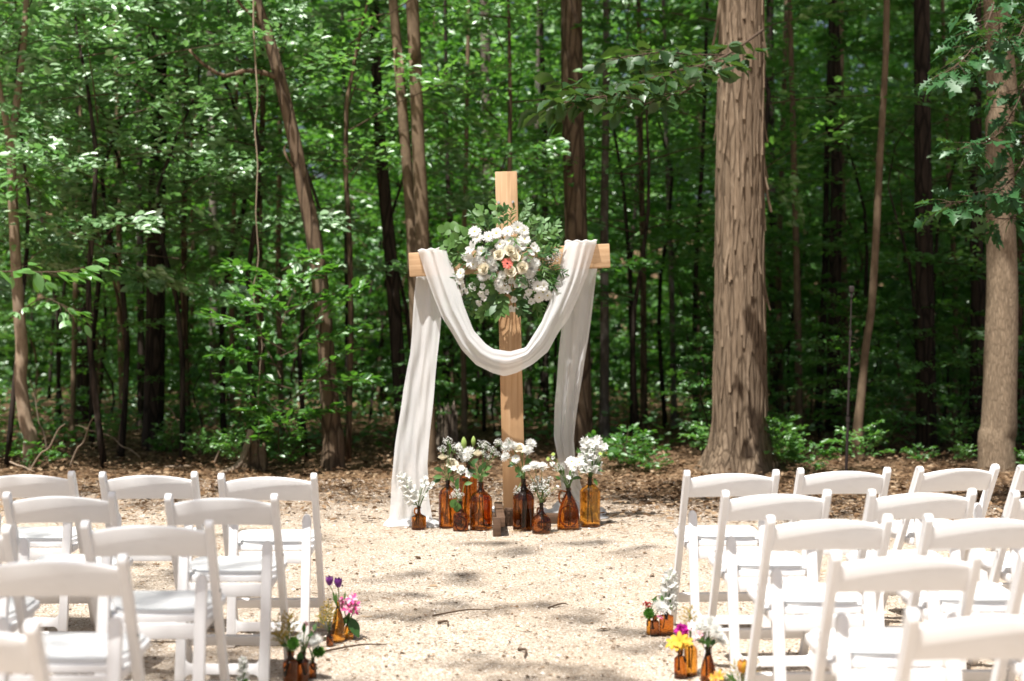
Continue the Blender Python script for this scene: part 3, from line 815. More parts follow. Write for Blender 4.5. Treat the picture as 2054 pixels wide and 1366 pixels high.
# ------------------------------------------------------------------ the shagbark hickory
def hickory():
    d = 14.3
    px = [(1489, -20, 86), (1488, 100, 88), (1486, 200, 90), (1485, 330, 92), (1484, 480, 93), (1484, 620, 98), (1484, 740, 104), (1484, 840, 108), (1483, 895, 120), (1481, 938, 150), (1480, 965, 186)]
    o = Vector((P(1482, 900, d).x, d, 0))
    root = thing('hickory_tree', 'big shagbark hickory trunk with peeling bark right of the cross', 'tree', o)
    pts = [P(a, b, d) - o for a, b, c in px][::-1]; rad = [c / 2 * d / F for a, b, c in px][::-1]
    pts[0].z = -0.1
    pts.append(Vector((pts[-1].x + .1, 0, 9.5))); rad.append(.2)
    n, sub = 56, 90
    path = smooth_path(pts, sub)
    rr = [interp(np.linspace(0, 1, len(rad)), rad, i / sub) for i in range(sub + 1)]
    v, f = tube_geo(path, rr, n)
    r2 = random.Random(5)
    ph = [(r2.uniform(0, 6.28), r2.choice([9, 13, 17, 23, 27]), r2.uniform(.5, 2.4)) for _ in range(8)]
    for i in range(sub + 1):
        c = path[i]; fl = max(0, 1 - c.z / 0.75)
        for k in range(n):
            th = 2 * math.pi * k / n
            q = sum(math.sin(m * th + p0 + w0 * c.z + .8 * math.sin(3 * c.z + p0)) for p0, m, w0 in ph) / 8
            q = abs(q) * 2.2 - 0.45
            v[i * n + k] = c + (v[i * n + k] - c) * (1 + .05 * q + fl * .16 * math.sin(5 * th + 1.0) + fl * .07 * math.sin(8 * th) + r2.gauss(0, .006))
    B = MB(); B.add(v, f)
    obj('trunk', B.mesh('hickory_trunk', [M['bark_hickory']]), root)
    # loose plates of bark
    strips = []
    for k in range(8):
        L = [.34, .5, .62, .8, .95, .45, .4, .7][k]; W = [.022, .03, .036, .04, .045, .026, .034, .03][k]
        lift = [.006, .01, .016, .01, .02, .05, .006, .012][k]
        B = MB(); V = []; Fc = []; m = 7
        for j in range(m):
            u = j / (m - 1)
            ww = W * (math.sin(math.pi * (.12 + .8 * u)) ** .5) * r2.uniform(.75, 1.15); sh_ = r2.uniform(-.006, .006)
            out = .004 + lift * (1 - u) ** 2.2 + .35 * lift * max(0, u - .75)
            for s in (-1, 1): V.append((s * ww / 2 + sh_, out + (.004 if s > 0 else 0), (u - .5) * L))
            for s in (1, -1): V.append((s * ww / 2 * .9 + sh_, out - .011, (u - .5) * L))
        for j in range(m - 1):
            for q in range(4):
                q2 = (q + 1) % 4
                Fc.append((j * 4 + q, j * 4 + q2, j * 4 + 4 + q2, j * 4 + 4 + q))
        Fc += [(3, 2, 1, 0), tuple((m - 1) * 4 + q for q in range(4))]
        B.add(V, Fc); strips.append(B.mesh('bark_strip', [M['bark_strip']], smooth=True, angle=50))
    cnt = 0
    for row in range(15):
        z = .75 + row * .285
        for k in range(11):
            a = -math.pi / 2 + (k - 5) / 5 * 1.9 + r2.uniform(-.16, .16)
            zz = z + r2.uniform(-.14, .14)
            if r2.random() < .30 or zz > 5.1: continue
            i = min(range(sub + 1), key=lambda j: abs(path[j].z - zz))
            c = path[i]; r = rr[i] * r2.uniform(1.0, 1.025)
            e = obj('bark_strip', strips[r2.randrange(8)], root, (c.x + math.cos(a) * r, c.y + math.sin(a) * r, zz))
            e.rotation_euler = (0, r2.gauss(0, .06), a - math.pi / 2)
            e.scale = (r2.uniform(.8, 1.2), r2.uniform(.7, 1.3), r2.uniform(.85, 1.25))
            cnt += 1
    # long loose shards hanging off the edges
    for (a, zz, L) in ((0.05, 2.95, 1.5), (3.1, 4.6, 1.5)):
        i = min(range(sub + 1), key=lambda j: abs(path[j].z - zz)); c = path[i]
        e = obj('bark_strip', strips[5], root, (c.x + math.cos(a) * rr[i], c.y + math.sin(a) * rr[i], zz))
        e.rotation_euler = (0, 0, a - math.pi / 2); e.scale = (1.1, 1.6, L)
    add_canopy(root, .2, 1.0, 9.0, 1, 1.0, 1.0)
    return root


hick = hickory()


# ------------------------------------------------------------------ branches with big leaves
def grid_leaf(name, outline, mat, fold=.12, curl=.12, petiole=0):
    """leaf of unit length from half-outline [(x, halfwidth)]; folded along the midrib, curled at the tip"""
    B = MB(); V = []; Fc = []
    n = len(outline)
    for x, hw in outline:
        z = -curl * x * x
        V += [(x, hw, z + fold * hw), (x, 0, z), (x, -hw, z + fold * hw)]
    for i in range(n - 1):
        a = i * 3
        Fc += [(a, a + 1, a + 4, a + 3), (a + 1, a + 2, a + 5, a + 4)]
    B.add(V, Fc)
    return B.mesh(name, [M[mat]])


BROAD = [(0, .01), (.06, .10), (.18, .27), (.35, .36), (.5, .35), (.62, .36), (.78, .22), (.9, .09), (1, .005)]
OVAL = [(0, .01), (.08, .10), (.22, .20), (.42, .25), (.62, .22), (.82, .12), (1, .005)]
OAK = [(0, .012), (.10, .05), (.16, .20), (.22, .07), (.32, .10), (.40, .34), (.47, .12), (.56, .14), (.66, .36), (.72, .15), (.82, .20), (.88, .11), (1, .02)]
ROUND = [(0, .02), (.08, .2), (.25, .36), (.5, .42), (.72, .36), (.9, .2), (1, .02)]
LANCE = [(0, .01), (.15, .07), (.4, .11), (.7, .08), (1, .004)]
LM = {'broad': grid_leaf('broad_leaf', BROAD, 'leaf_big'), 'oval': grid_leaf('oval_leaf', OVAL, 'leaf_young'),
      'oak': grid_leaf('oak_leaf', OAK, 'leaf_oak', fold=.05), 'round': grid_leaf('round_leaf', ROUND, 'foliage', fold=.15),
      'ovate': grid_leaf('ovate_leaf', OVAL, 'foliage'), 'ovate_dark': grid_leaf('ovate_leaf', OVAL, 'foliage_dark'),
      'ovate_pale': grid_leaf('ovate_leaf', OVAL, 'foliage_pale'), 'lance': grid_leaf('lance_leaf', LANCE, 'foliage_dark'),
      'lance_g': grid_leaf('lance_leaf', LANCE, 'foliage')}


LM['broad_b'] = grid_leaf('broad_leaf', [(0, .01), (.05, .12), (.14, .30), (.24, .27), (.34, .40), (.46, .33), (.58, .40), (.68, .27), (.8, .2), (.92, .05), (1, .005)], 'leaf_big', fold=.3, curl=.3)
LM['broad_c'] = grid_leaf('broad_leaf', [(0, .01), (.1, .2), (.25, .34), (.4, .30), (.5, .36), (.6, .30), (.75, .22), (.85, .08), (1, .005)], 'leaf_big', fold=-.15, curl=-.15)
LM['oak_b'] = grid_leaf('oak_leaf', OAK, 'leaf_oak', fold=.35, curl=.35)
LALT = {'broad': ['broad', 'broad_b', 'broad_c'], 'oak': ['oak', 'oak_b']}


def leaf_rot(direction, normal, roll=0.0):
    x = Vector(direction).normalized(); z = Vector(normal); z = (z - x * z.dot(x)).normalized(); y = z.cross(x)
    q = Matrix((x, y, z)).transposed().to_quaternion()
    return q @ Quaternion((1, 0, 0), roll)


def leafy_branch(name, label, spine, r0, leaf, size, n, cat='branch', seed=1, spread=.9, mat='twig', flat=.35, sub=3):
    """bough with individually placed leaves; spine in world points"""
    r = random.Random(seed)
    o = Vector(spine[0])
    root = thing(name, label, cat, o)
    path = smooth_path([Vector(p) - o for p in spine], 16)
    B = MB(); B.add(*tube_geo(path, [r0 * (1 - .8 * i / 16) for i in range(17)], 6))
    nodes = []
    for j in range(n):
        u = .12 + .88 * (j + r.random()) / n
        i = min(int(u * 16), 15); p = path[i].lerp(path[i + 1], u * 16 - i)
        tdir = (path[i + 1] - path[i]).normalized()
        sd = 1 if j % 2 else -1
        side = Vector((0, 0, 1)).cross(tdir).normalized()
        dv = (tdir * r.uniform(.2, .9) + side * sd * r.uniform(.4, 1) * spread + Vector((0, 0, r.uniform(-.4, .25)))).normalized()
        tl = size * r.uniform(.3, 1.6)
        q = p + dv * tl
        B.add(*tube_geo([p, p.lerp(q, .5) + Vector((0, 0, .01)), q], [.003, .0025, .0015], 4, cap=False))
        for _ in range(sub if tl > size * .8 else 1):
            d2 = (dv + Vector((r.uniform(-.7, .7), r.uniform(-.7, .7), r.uniform(-.55, .25)))).normalized()
            nodes.append((q, d2, Vector((r.gauss(0, flat), r.gauss(-.1, flat), 1)), size * r.uniform(.7, 1.2)))
    obj('stem', B.mesh('bough', [M[mat]]), root)
    for q, dv, nv, s in nodes:
        obj('leaf', LM[r.choice(LALT.get(leaf, [leaf]))], root, q, leaf_rot(dv, nv, r.uniform(-.3, .3)), (s, s * r.uniform(.85, 1.15), s))
    return root


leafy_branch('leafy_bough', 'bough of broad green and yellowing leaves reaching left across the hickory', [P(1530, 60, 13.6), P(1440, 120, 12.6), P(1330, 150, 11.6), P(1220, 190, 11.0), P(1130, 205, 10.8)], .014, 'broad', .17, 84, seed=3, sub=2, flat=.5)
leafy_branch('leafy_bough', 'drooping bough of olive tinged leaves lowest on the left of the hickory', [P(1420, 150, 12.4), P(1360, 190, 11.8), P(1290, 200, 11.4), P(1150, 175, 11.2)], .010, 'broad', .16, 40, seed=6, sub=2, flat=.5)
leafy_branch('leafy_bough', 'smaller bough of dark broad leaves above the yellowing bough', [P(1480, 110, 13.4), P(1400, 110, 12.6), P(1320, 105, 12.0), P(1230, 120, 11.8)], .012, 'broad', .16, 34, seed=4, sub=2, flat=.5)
for i, (sp, n) in enumerate((([P(2010, -120, 11.8), P(1990, 20, 11.4), P(1940, 110, 11.0), P(1890, 150, 10.8)], 50),
                             ([P(2090, 60, 11.8), P(2060, 160, 11.5), P(2010, 260, 11.2), P(1950, 300, 11.0)], 40),
                             ([P(2100, 200, 11.9), P(2050, 330, 11.5), P(1990, 390, 11.2), P(1900, 410, 11.0)], 56),
                             ([P(2110, 250, 11.9), P(2070, 380, 11.7), P(2040, 430, 11.5), P(2010, 440, 11.3)], 26),
                             ([P(2100, -60, 11.5), P(2060, 40, 11.3), P(2030, 90, 11.1), P(2000, 60, 11.0)], 40))):
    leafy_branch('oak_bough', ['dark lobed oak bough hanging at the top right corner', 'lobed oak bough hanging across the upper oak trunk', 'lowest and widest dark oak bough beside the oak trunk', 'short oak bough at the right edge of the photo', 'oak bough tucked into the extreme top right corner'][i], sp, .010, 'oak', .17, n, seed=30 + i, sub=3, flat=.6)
leafy_branch('leafy_bough', 'pale sunlit bough of large leaves at the left edge above the chairs', [P(-30, 545, 12.4), P(40, 545, 12.3), P(110, 545, 12.3), P(185, 535, 12.3)], .010, 'oval', .17, 22, seed=8, sub=2)
leafy_branch('leafy_bough', 'sunlit leafy bough on the slender tree below its fork', [P(35, 420, 14.4), P(30, 380, 14.2), P(40, 350, 14.0), P(60, 375, 13.8)], .010, 'oval', .14, 30, seed=9, sub=3, spread=1.2)
leafy_branch('leafy_bough', 'sunlit drooping bough of small leaves below the large pale bough', [P(20, 640, 14.3), P(80, 600, 14.0), P(120, 610, 13.8), P(150, 640, 13.7)], .008, 'oval', .12, 22, seed=10, sub=3)


# ------------------------------------------------------------------ shrubs, stumps, sticks at the edge of the wood
SHR = [crown_meshes('shrub', 0.15, 1.5, .75, 22, 60, .085, M['leaf'], 400, up=.5), crown_meshes('shrub', 0.1, .55, .5, 16, 34, .075, M['leaf_young'], 401, up=.6),
       crown_meshes('shrub', 0.05, .3, .42, 14, 26, .085, M['leaf'], 402, up=.4)]


def shrub(k, x, y, s, label, group=None):
    t = thing('shrub', label, 'shrub', (x, y, 0), rnd.uniform(0, 6), group); t.scale = (s,) * 3
    obj('stem', SHR[k][1], t); obj('crown', SHR[k][0], t)['kind'] = 'stuff'


pp = lambda px, d: (px - 1027) / F * d
shrub(0, pp(575, 14.2), 14.2, 1.35, 'tall bright green shrub standing left of the curved tree')
shrub(0, pp(500, 15.4), 15.4, .6, 'lower green shrub behind the broken stump')
shrub(0, pp(1570, 14.9), 14.9, .34, 'small shaded shrub at the right foot of the hickory')
shrub(2, pp(1250, 14.5), 14.5, .9, 'low dark plant left of the hickory roots')
for i in range(20):
    d = rnd.uniform(14.0, 18.5); shrub(rnd.choice([1, 2, 2]), pp(rnd.uniform(-40, 640), d), d, rnd.uniform(.3, .7), 'low woodland plant on the leaf litter left of the cross', 'low plants on the forest floor left of the cross')
for i in range(26):
    d = rnd.uniform(14.0, 18); shrub(rnd.choice([1, 2]), pp(rnd.uniform(1180, 2080), d), d, rnd.uniform(.35, .75), 'low shaded woodland plant on the right side of the wood', 'low plants on the forest floor right of the cross')


def stump(label, px, py, d, wpx, hpx, mat, seed, lean=0):
    r = random.Random(seed)
    loc = P(px, py, d); loc.z = 0
    t = thing('tree_stump', label, 'stump', loc)
    R = wpx / 2 * d / F; Hh = hpx * d / F
    n, m = 22, 9; V = []; Fc = []
    jag = [r.uniform(.55, 1.0) * (1.0 if k % 5 else 1.15) for k in range(n)]
    for j in range(m):
        u = j / (m - 1)
        for k in range(n):
            th = 2 * math.pi * k / n
            rr = R * (1 + .5 * (1 - u) ** 4 + .12 * math.sin(4 * th + 2) + r.gauss(0, .03)) * (1 - .15 * u)
            V.append((rr * math.cos(th) + lean * u, rr * math.sin(th), -.05 + (Hh * jag[k] + .05) * u))
    for j in range(m - 1):
        for k in range(n):
            k2 = (k + 1) % n; Fc.append((j * n + k, j * n + k2, j * n + n + k2, j * n + n + k))
    V.append((lean, 0, Hh * .35)); c = len(V) - 1
    for k in range(n): Fc.append(((m - 1) * n + k, (m - 1) * n + (k + 1) % n, c))
    B = MB(); B.add(V, Fc)
    obj('trunk', B.mesh('stump', [M[mat]], smooth=True), t)
    return t


stump('grey weathered stump standing behind the left drape and bottles', 897, 905, 16.6, 42, 108, 'deadwood', 3)
ts = stump('broken reddish stump with pale root at the wood edge on the left', 512, 945, 14.4, 46, 70, 'bark_brown', 4)
limb(ts, [(-.02, -.12, .42), (-.06, -.18, .25), (-.12, -.3, .08), (-.28, -.42, 0.0)], .035, .03, 'twig_pale', 'root')


def stick(label, pts, r0, mat='twig_pale', group=None, name='fallen_branch'):
    o = Vector(pts[0]); o.z = 0
    t = thing(name, label, 'stick', o, group=group)
    path = smooth_path([Vector(p) - o for p in pts], 24)
    B = MB(); B.add(*tube_geo(path, [r0 * (1 - .6 * i / 24) for i in range(25)], 6))
    obj('stick', B.mesh('stick', [M[mat]]), t)


def sp(px, py, d, z): v = P(px, py, d); v.z = z; return v


for i, (a, b, d, za, zb) in enumerate(((60, 130, 14.2, .02, .5), (140, 190, 14.6, .02, .55), (215, 150, 15.2, .3, .42), (330, 380, 14.8, .0, .03), (100, 60, 15, .02, .9), (430, 470, 14.9, .03, .45), (20, 70, 14.3, .1, .02), (280, 215, 15.4, .05, .3), (540, 610, 16, .02, .5), (405, 330, 16, .04, .6))):
    stick(['pale dead branch rising right from the foot of the forked tree', 'pale dead branch leaning behind the second chair of the front left row', 'pale dead branch propped low between the forked tree and dark trunk', 'short dead branch lying flat behind the left front row chairs', 'tall dead branch leaning left beside the forked tree', 'dead branch rising behind the nearest front left chair', 'dead branch sloping down across the foot of the forked tree', 'dead branch leaning left of the straight dark trunk', 'dead branch leaning towards the curved tree from the broken stump', 'dead branch leaning left at the right side of the dark trunk'][i], [sp(a, 0, d, za), sp(a + (b - a) * .3, 0, d - .05, za + (zb - za) * .36), sp(a + (b - a) * .55, 0, d - .1, za + (zb - za) * .5), sp(a + (b - a) * .8, 0, d - .13, za + (zb - za) * .86), sp(b, 0, d - .2, zb)], .010, group='dead branches in the brush')
stick('thin brown vine hanging beside the curved tree', [P(520, -160, 14.3), P(508, 0, 14.3), P(512, 120, 14.3), P(517, 200, 14.3), P(511, 260, 14.3), P(517, 330, 14.3), P(513, 430, 14.3), P(519, 520, 14.35), P(507, 590, 14.3), P(526, 680, 14.3), P(518, 780, 14.3), P(522, 940, 14.4)], .009, 'twig_pale', name='hanging_vine')
tw = [((640, 1312), (775, 1296), .006, 'longest forked twig on the gravel at lower left'), ((868, 1238), (985, 1226), .005, 'thin reddish twig lying on the gravel in mid aisle'), ((1040, 1306), (1052, 1322), .008, 'short stub of twig on the gravel at lower centre'), ((878, 1252), (898, 1258), .008, 'curled brown twig on the gravel in the aisle'), ((1100, 1222), (1140, 1216), .005, 'thin twig on the gravel right of mid aisle')]
for (a, b, r0, lb) in tw:
    p0 = P(a[0], a[1], gd(a[1])); p1 = P(b[0], b[1], gd(b[1])); p0.z = p1.z = .008
    mid = (p0 + p1) / 2 + Vector((.02, .03, .008))
    stick(lb, [p0, mid, p1], r0, 'twig', name='twig')


# ------------------------------------------------------------------ folding chairs
def chair_parts():
    L = math.hypot(.38, .78)
    D = Vector((0, -.38, .78)) / L; Pp = Vector((0, .78, .38)) / L; X = Vector((1, 0, 0))
    out = {}
    hw = .021
    ol = [(-hw, hw * .487), (hw, -hw * .487)]
    for k in range(9):
        th = math.pi * k / 8; ol.append((hw * math.cos(th), L - .021 + .021 * math.sin(th)))
    for s in (-1, 1):
        bm = bmesh.new()
        slab_bm(bm, ol, Vector((s * .207, .17, 0)), Pp, D, X, .028)
        bmesh.ops.recalc_face_normals(bm, faces=bm.faces[:])
        sf = [f for f in bm.faces if f.normal.x * s > .9]
        es = [e for e in bm.edges if e.calc_face_angle(0) > .7]
        bmesh.ops.bevel(bm, geom=es, offset=.005, segments=2, profile=.5, affect='EDGES', clamp_overlap=True)
        sf = [f for f in bm.faces if f.normal.x * s > .99 and f.calc_area() > .005]
        bmesh.ops.inset_region(bm, faces=sf, thickness=.008, depth=-.003)
        out['side_post', s] = finish(bm, 'side_post', [M['chair']])
    # rear legs and rear stretcher lie in one leaning plane
    fy, ty, tz = -.20, -.115, .585
    Lr = math.hypot(ty - fy, tz); Dr = Vector((0, ty - fy, tz)) / Lr; Nr = Vector((0, -tz, ty - fy)) / Lr
    w2 = .0205
    for s in (-1, 1):
        ol2 = [(-w2, 0), (w2, 0)]
        for k in range(9):
            th = math.pi * k / 8; ol2.append((w2 * math.cos(th), Lr - .03 + .032 * math.sin(th)))
        out['rear_leg', s] = slab('rear_leg', ol2, (s * .165, fy, 0), X, Dr, Nr, .026, M['chair'], .006)
    i = .1445; z0, z1 = .072, .112; fr = .022
    ol3 = []
    for k in range(5):
        th = math.pi / 2 * k / 4; ol3.append((-i + fr - fr * math.cos(th), z0 - fr + fr * math.sin(th)))
    for k in range(5):
        th = math.pi / 2 * (1 - k / 4); ol3.append((i - fr + fr * math.cos(th), z0 - fr + fr * math.sin(th)))
    for k in range(5):
        th = math.pi / 2 * k / 4; ol3.append((i - fr + fr * math.cos(th), z1 + fr - fr * math.sin(th)))
    for k in range(5):
        th = math.pi / 2 * (1 - k / 4); ol3.append((-i + fr - fr * math.cos(th), z1 + fr - fr * math.sin(th)))
    out['rear_stretcher', 0] = slab('rear_stretcher', ol3, (0, fy, 0), X, Dr, Nr, .02, M['chair'], .003)
    out['front_stretcher', 0] = slab('front_stretcher', [(-.193, .135), (.193, .135), (.193, .183), (-.193, .183)], (0, .17, 0), X, D, Pp, .018, M['chair'], .004)
    # backrest: arched, bowed panel
    n = 17; V = []; Fc = []; hwx = .194
    for k in range(n):
        q = -1 + 2 * k / (n - 1); x = hwx * q; b = 1 - q * q
        s0 = L - .142 + .014 * b; s1 = L - .046 + .037 * b
        for (sv, off) in ((s0, -.004), (s0 + .004, -.009), (s1 - .006, -.009), (s1, -.004), (s1, .004), (s1 - .006, .009), (s0 + .004, .009), (s0, .004)):
            p = Vector((x, .17, 0)) + D * sv + Pp * (off - .016 * b); V.append(p)
    for k in range(n - 1):
        for j in range(8):
            j2 = (j + 1) % 8; Fc.append((k * 8 + j, k * 8 + j2, k * 8 + 8 + j2, k * 8 + 8 + j))
    Fc += [tuple(range(8))[::-1], tuple((n - 1) * 8 + j for j in range(8))]
    B = MB(); B.add(V, Fc); out['backrest', 0] = B.mesh('backrest', [M['chair']], angle=40)
    # seat
    Us = Vector((0, math.cos(.05), math.sin(.05))); Ns = Vector((0, -math.sin(.05), math.cos(.05)))
    def seat_ol(ins):
        o = []
        rc = .05 - ins * .5
        for k in range(6):
            th = math.pi / 2 * k / 5; o.append((.20 - ins - rc + rc * math.cos(th), .325 - ins - rc + rc * math.sin(th)))
        for k in range(6):
            th = math.pi / 2 + math.pi / 2 * k / 5; o.append((-.20 + ins + rc + rc * math.cos(th), .325 - ins - rc + rc * math.sin(th)))
        o += [(-.198 + ins, .17), (-.165 + ins, .07), (-.142 + ins, .0 + ins), (.142 - ins, .0 + ins), (.165 - ins, .07), (.198 - ins, .17)]
        return o
    out['seat_frame', 0] = slab('seat_frame', seat_ol(0), (0, -.118, .433), X, Us, Ns, .026, M['chair'], .005)
    out['seat_pad', 0] = slab('seat_pad', seat_ol(.014), (0, -.118, .451), X, Us, Ns, .016, M['pad'], .006)
    out['seat_rail', 0] = slab('seat_rail', [(-.1425, .365), (.1425, .365), (.1425, .418), (-.1425, .418)], (0, -.128, 0), X, (0, 0, 1), (0, 1, 0), .014, M['chair'], .003)
    for s in (-1, 1):
        out['seat_runner', s] = slab('seat_runner', [(-.10, -.016), (.16, -.012), (.16, .012), (-.10, .018)], (s * .176, 0, .415), (0, 1, .05), (0, 0, 1), X, .014, M['chair'], .003)
        B = MB(); B.add(*tube_geo([(s * .222, -.085, .523), (s * .2255, -.085, .523)], .006, 10)); out['bolt', s] = B.mesh('bolt', [M['screw']])
    return out


CH = chair_parts()
rows = ['front', 'second', 'third', 'fourth', 'rearmost']
chairs = [
    # x, depth of the top of the back, yaw in degrees, label
    (-1.094, 6.36, 1, 'white folding chair in the front row of the left block, nearest the aisle'),
    (-1.645, 6.43, 1, 'white folding chair in the front row of the left block, second from the aisle'),
    (-2.210, 6.46, 0, 'white folding chair in the front row of the left block, third from the aisle'),
    (-1.137, 5.56, 0, 'white folding chair in the second row of the left block, nearest the aisle'),
    (-1.790, 5.62, 1, 'white folding chair in the second row of the left block, farther from the aisle'),
    (-1.227, 4.78, 1, 'white folding chair in the third row of the left block, nearest the aisle'),
    (-1.865, 4.66, 1, 'white folding chair in the third row of the left block, cut by the photo edge'),
    (-1.318, 4.05, 1, 'white folding chair in the fourth row of the left block, its back nearly whole'),
    (-1.265, 3.13, 0, 'white folding chair in the lower left corner, only its back corner showing'),
    (1.007, 6.51, 4, 'white folding chair in the front row of the right block, nearest the aisle'),
    (1.548, 6.62, 5, 'white folding chair in the front row of the right block, second from the aisle'),
    (2.118, 6.74, 17, 'white folding chair turned inwards, third in the front row of the right block'),
    (2.620, 6.80, 15, 'white folding chair in the front row of the right block, cut by the photo edge'),
    (1.060, 5.69, 4, 'white folding chair in the second row of the right block, nearest the aisle'),
    (1.655, 5.73, 4, 'white folding chair in the second row of the right block, second from the aisle'),
    (2.215, 5.70, 8, 'white folding chair in the second row of the right block, cut by the photo edge'),
    (1.100, 4.92, 4, 'white folding chair in the third row of the right block, nearest the aisle'),
    (1.655, 4.95, 3, 'white folding chair in the third row of the right block, second from the aisle'),
    (1.144, 4.12, 3, 'white folding chair in the fourth row of the right block, nearest the aisle'),
    (1.690, 4.12, 3, 'white folding chair in the fourth row of the right block, cut by the photo edge'),
    (1.125, 3.26, 2, 'white folding chair in the lower right corner, rearmost of the right block')]
for (x, d, yaw, lb) in chairs:
    a = math.radians(yaw)
    # the top of the back is the pivot that was measured
    loc = Vector((x, d, 0)) + Vector((-math.sin(a) * .21, math.cos(a) * .21, 0))
    t = thing('folding_chair', lb, 'chair', loc, a, 'white folding chairs in rows facing the cross')
    for (nm, s), me in CH.items(): obj(nm, me, t)


# ------------------------------------------------------------------ the cross
CD = 10.40
cross = thing('wooden_cross', 'tall timber cross standing at the end of the aisle', 'cross', P(1032, 0, CD) * 1.0)
cross.location.z = 0
co = Vector(cross.location)
ptop = P(1015, 345, CD) - co; pbot = P(1033, 1052, CD) - co
ax = (ptop - pbot).normalized()
Lp = (ptop - pbot).length
xa = Vector((1, 0, 0)); xa = (xa - ax * ax.dot(xa)).normalized(); ya = ax.cross(xa)
obj('post', slab('post', [(-.082, 0), (.082, 0), (.080, Lp), (-.080, Lp)], pbot, xa, ax, ya, .088, M['pine'], .006), cross)
bl = P(821, 531.5, CD - .08) - co; br = P(1223, 513, CD - .08) - co
bx = (br - bl).normalized(); bz = Vector((0, 0, 1)); bz = (bz - bx * bx.dot(bz)).normalized(); by = bx.cross(bz)
Lb = (br - bl).length
bmx = Matrix((bx, by, bz)).transposed().to_quaternion()
obj('crossbeam', box_mesh('crossbeam', Lb, .075, .172, M['pine_x'], .006), cross, (bl + br) / 2, bmx)
for (px, py) in ((1000, 406), (1029, 405)):
    B = MB(); p = P(px, py, CD - .047) - co
    B.add(*tube_geo([p, p - Vector((0, .008, 0))], .010, 10)); obj('bolt', B.mesh('bolt', [M['screw']], angle=40), cross)
obj('foot', box_mesh('foot', .06, .90, .07, M['stained'], .006), cross, (-.108, -.155, .10), (0.0, 0, .03))
obj('foot', box_mesh('foot', .60, .08, .07, M['stained'], .006), cross, (.14, .07, .038), (0, 0, .05))
obj('foot_block', box_mesh('foot_block', .15, .04, .13, M['stained'], .005), cross, (-.0, -.07, .067))
obj('brace', box_mesh('brace', .055, .05, .13, M['stained'], .005), cross, (-.122, -.585, .065))


# ------------------------------------------------------------------ the drape
def edge(pts):
    a = np.array(pts, float); s = np.concatenate([[0], np.cumsum(np.hypot(*np.diff(a, axis=0).T))]); s /= s[-1]
    return lambda u: (np.interp(u, s, a[:, 0]), np.interp(u, s, a[:, 1]))


drape = thing('white_drape', 'long sheer white cloth swagged over the cross with two hanging tails', 'drape', (co.x, CD, 0))


def cloth(name, A, Bq, depth, nt, nv, folds, amp, seed, dmul=None, thick=.0):
    """strip of cloth between two edge curves (photo pixels); depth(u, v) metres; folds run along it"""
    r = random.Random(seed); V = []
    ph = [(r.uniform(0, 6.28), r.uniform(.7, 1.4) * folds, r.uniform(-1.5, 1.5)) for _ in range(4)]
    for i in range(nt + 1):
        u = i / nt
        a = A(u); b = Bq(u)
        for j in range(nv + 1):
            v = j / nv
            f = sum(math.sin(q * 2 * math.pi * v + p + w_ * u * 3) for p, q, w_ in ph) / 4
            f2 = math.sin(ph[0][1] * 9.1 * v + 9 * u + ph[1][0]) * .22 + math.sin(31 * u + 7 * v + ph[3][0]) * .12 + math.sin(ph[2][1] * 14 * v - 13 * u) * .12
            d = depth(u, v) + amp(u) * (f + f2)
            ex = math.sin(u * 23 + ph[2][0]) * .6 * (1 if 0 < v < 1 else 2)
            px = a[0] + (b[0] - a[0]) * v + f * 1.2 + ex * .5; py = a[1] + (b[1] - a[1]) * v
            V.append(P(px, py, d) - Vector(drape.location))
    Fc = [(i * (nv + 1) + j, i * (nv + 1) + j + 1, (i + 1) * (nv + 1) + j + 1, (i + 1) * (nv + 1) + j) for i in range(nt) for j in range(nv)]
    B = MB(); B.add(V, Fc)
    return obj(name, B.mesh(name, [M['cloth']]), drape)


inner = edge([(900, 500), (903, 505), (911, 543), (930, 610), (951, 663), (974, 690), (989, 700), (1023, 705), (1055, 697), (1064, 682), (1086, 645), (1106, 593), (1121, 549), (1131, 493), (1136, 486)])
outer = edge([(838, 505), (841, 509), (853, 549), (869, 596), (886, 637), (907, 669), (926, 702), (954, 732), (986, 748), (1011, 755), (1036, 748), (1071, 729), (1099, 705), (1118, 669), (1141, 637), (1162, 593), (1179, 549), (1195, 491), (1197, 486)])
cloth('swag', inner, outer, lambda u, v: CD - .175 - .10 * math.sin(math.pi * u) + .05 * v * v - .04 * math.sin(math.pi * v), 90, 26, 2.6, lambda u: .010 + .003 * math.sin(9 * u), 2)
# the lips of cloth lying over the top of the beam
for (x0, x1, y0, y1, sd) in ((839, 901, 505, 500, 5), (1133, 1197, 487, 486, 6)):
    r = random.Random(sd); V = []; nu, nv = 12, 18
    for i in range(nu + 1):
        u = i / nu
        for j in range(nv + 1):
            v = j / nv
            p = P(x0 + (x1 - x0) * v, y0 + (y1 - y0) * v, CD - .08)
            p.y = CD - .175 + .165 * u * 1.2
            p.z += .006 + .014 * math.sin(math.pi * u) + .005 * math.sin(v * 22 + sd) - (.03 * u * u)
            V.append(p - Vector(drape.location))
    B = MB(); B.add(V, [(i * (nv + 1) + j, i * (nv + 1) + j + 1, (i + 1) * (nv + 1) + j + 1, (i + 1) * (nv + 1) + j) for i in range(nu) for j in range(nv)])
    obj('fold', B.mesh('fold', [M['cloth']]), drape)
la = edge([(838, 510), (835, 555), (828, 637), (823, 711), (809, 784), (794, 885), (785, 963), (783, 1020), (779, 1052)])
lb_ = edge([(900, 505), (893, 560), (885, 637), (878, 711), (867, 822), (857, 932), (860, 995), (869, 1046)])
cloth('tail', la, lb_, lambda u, v: CD + .03 - .10 * u - .05 * v * u, 70, 30, 2.2, lambda u: .010 + .02 * u, 11)
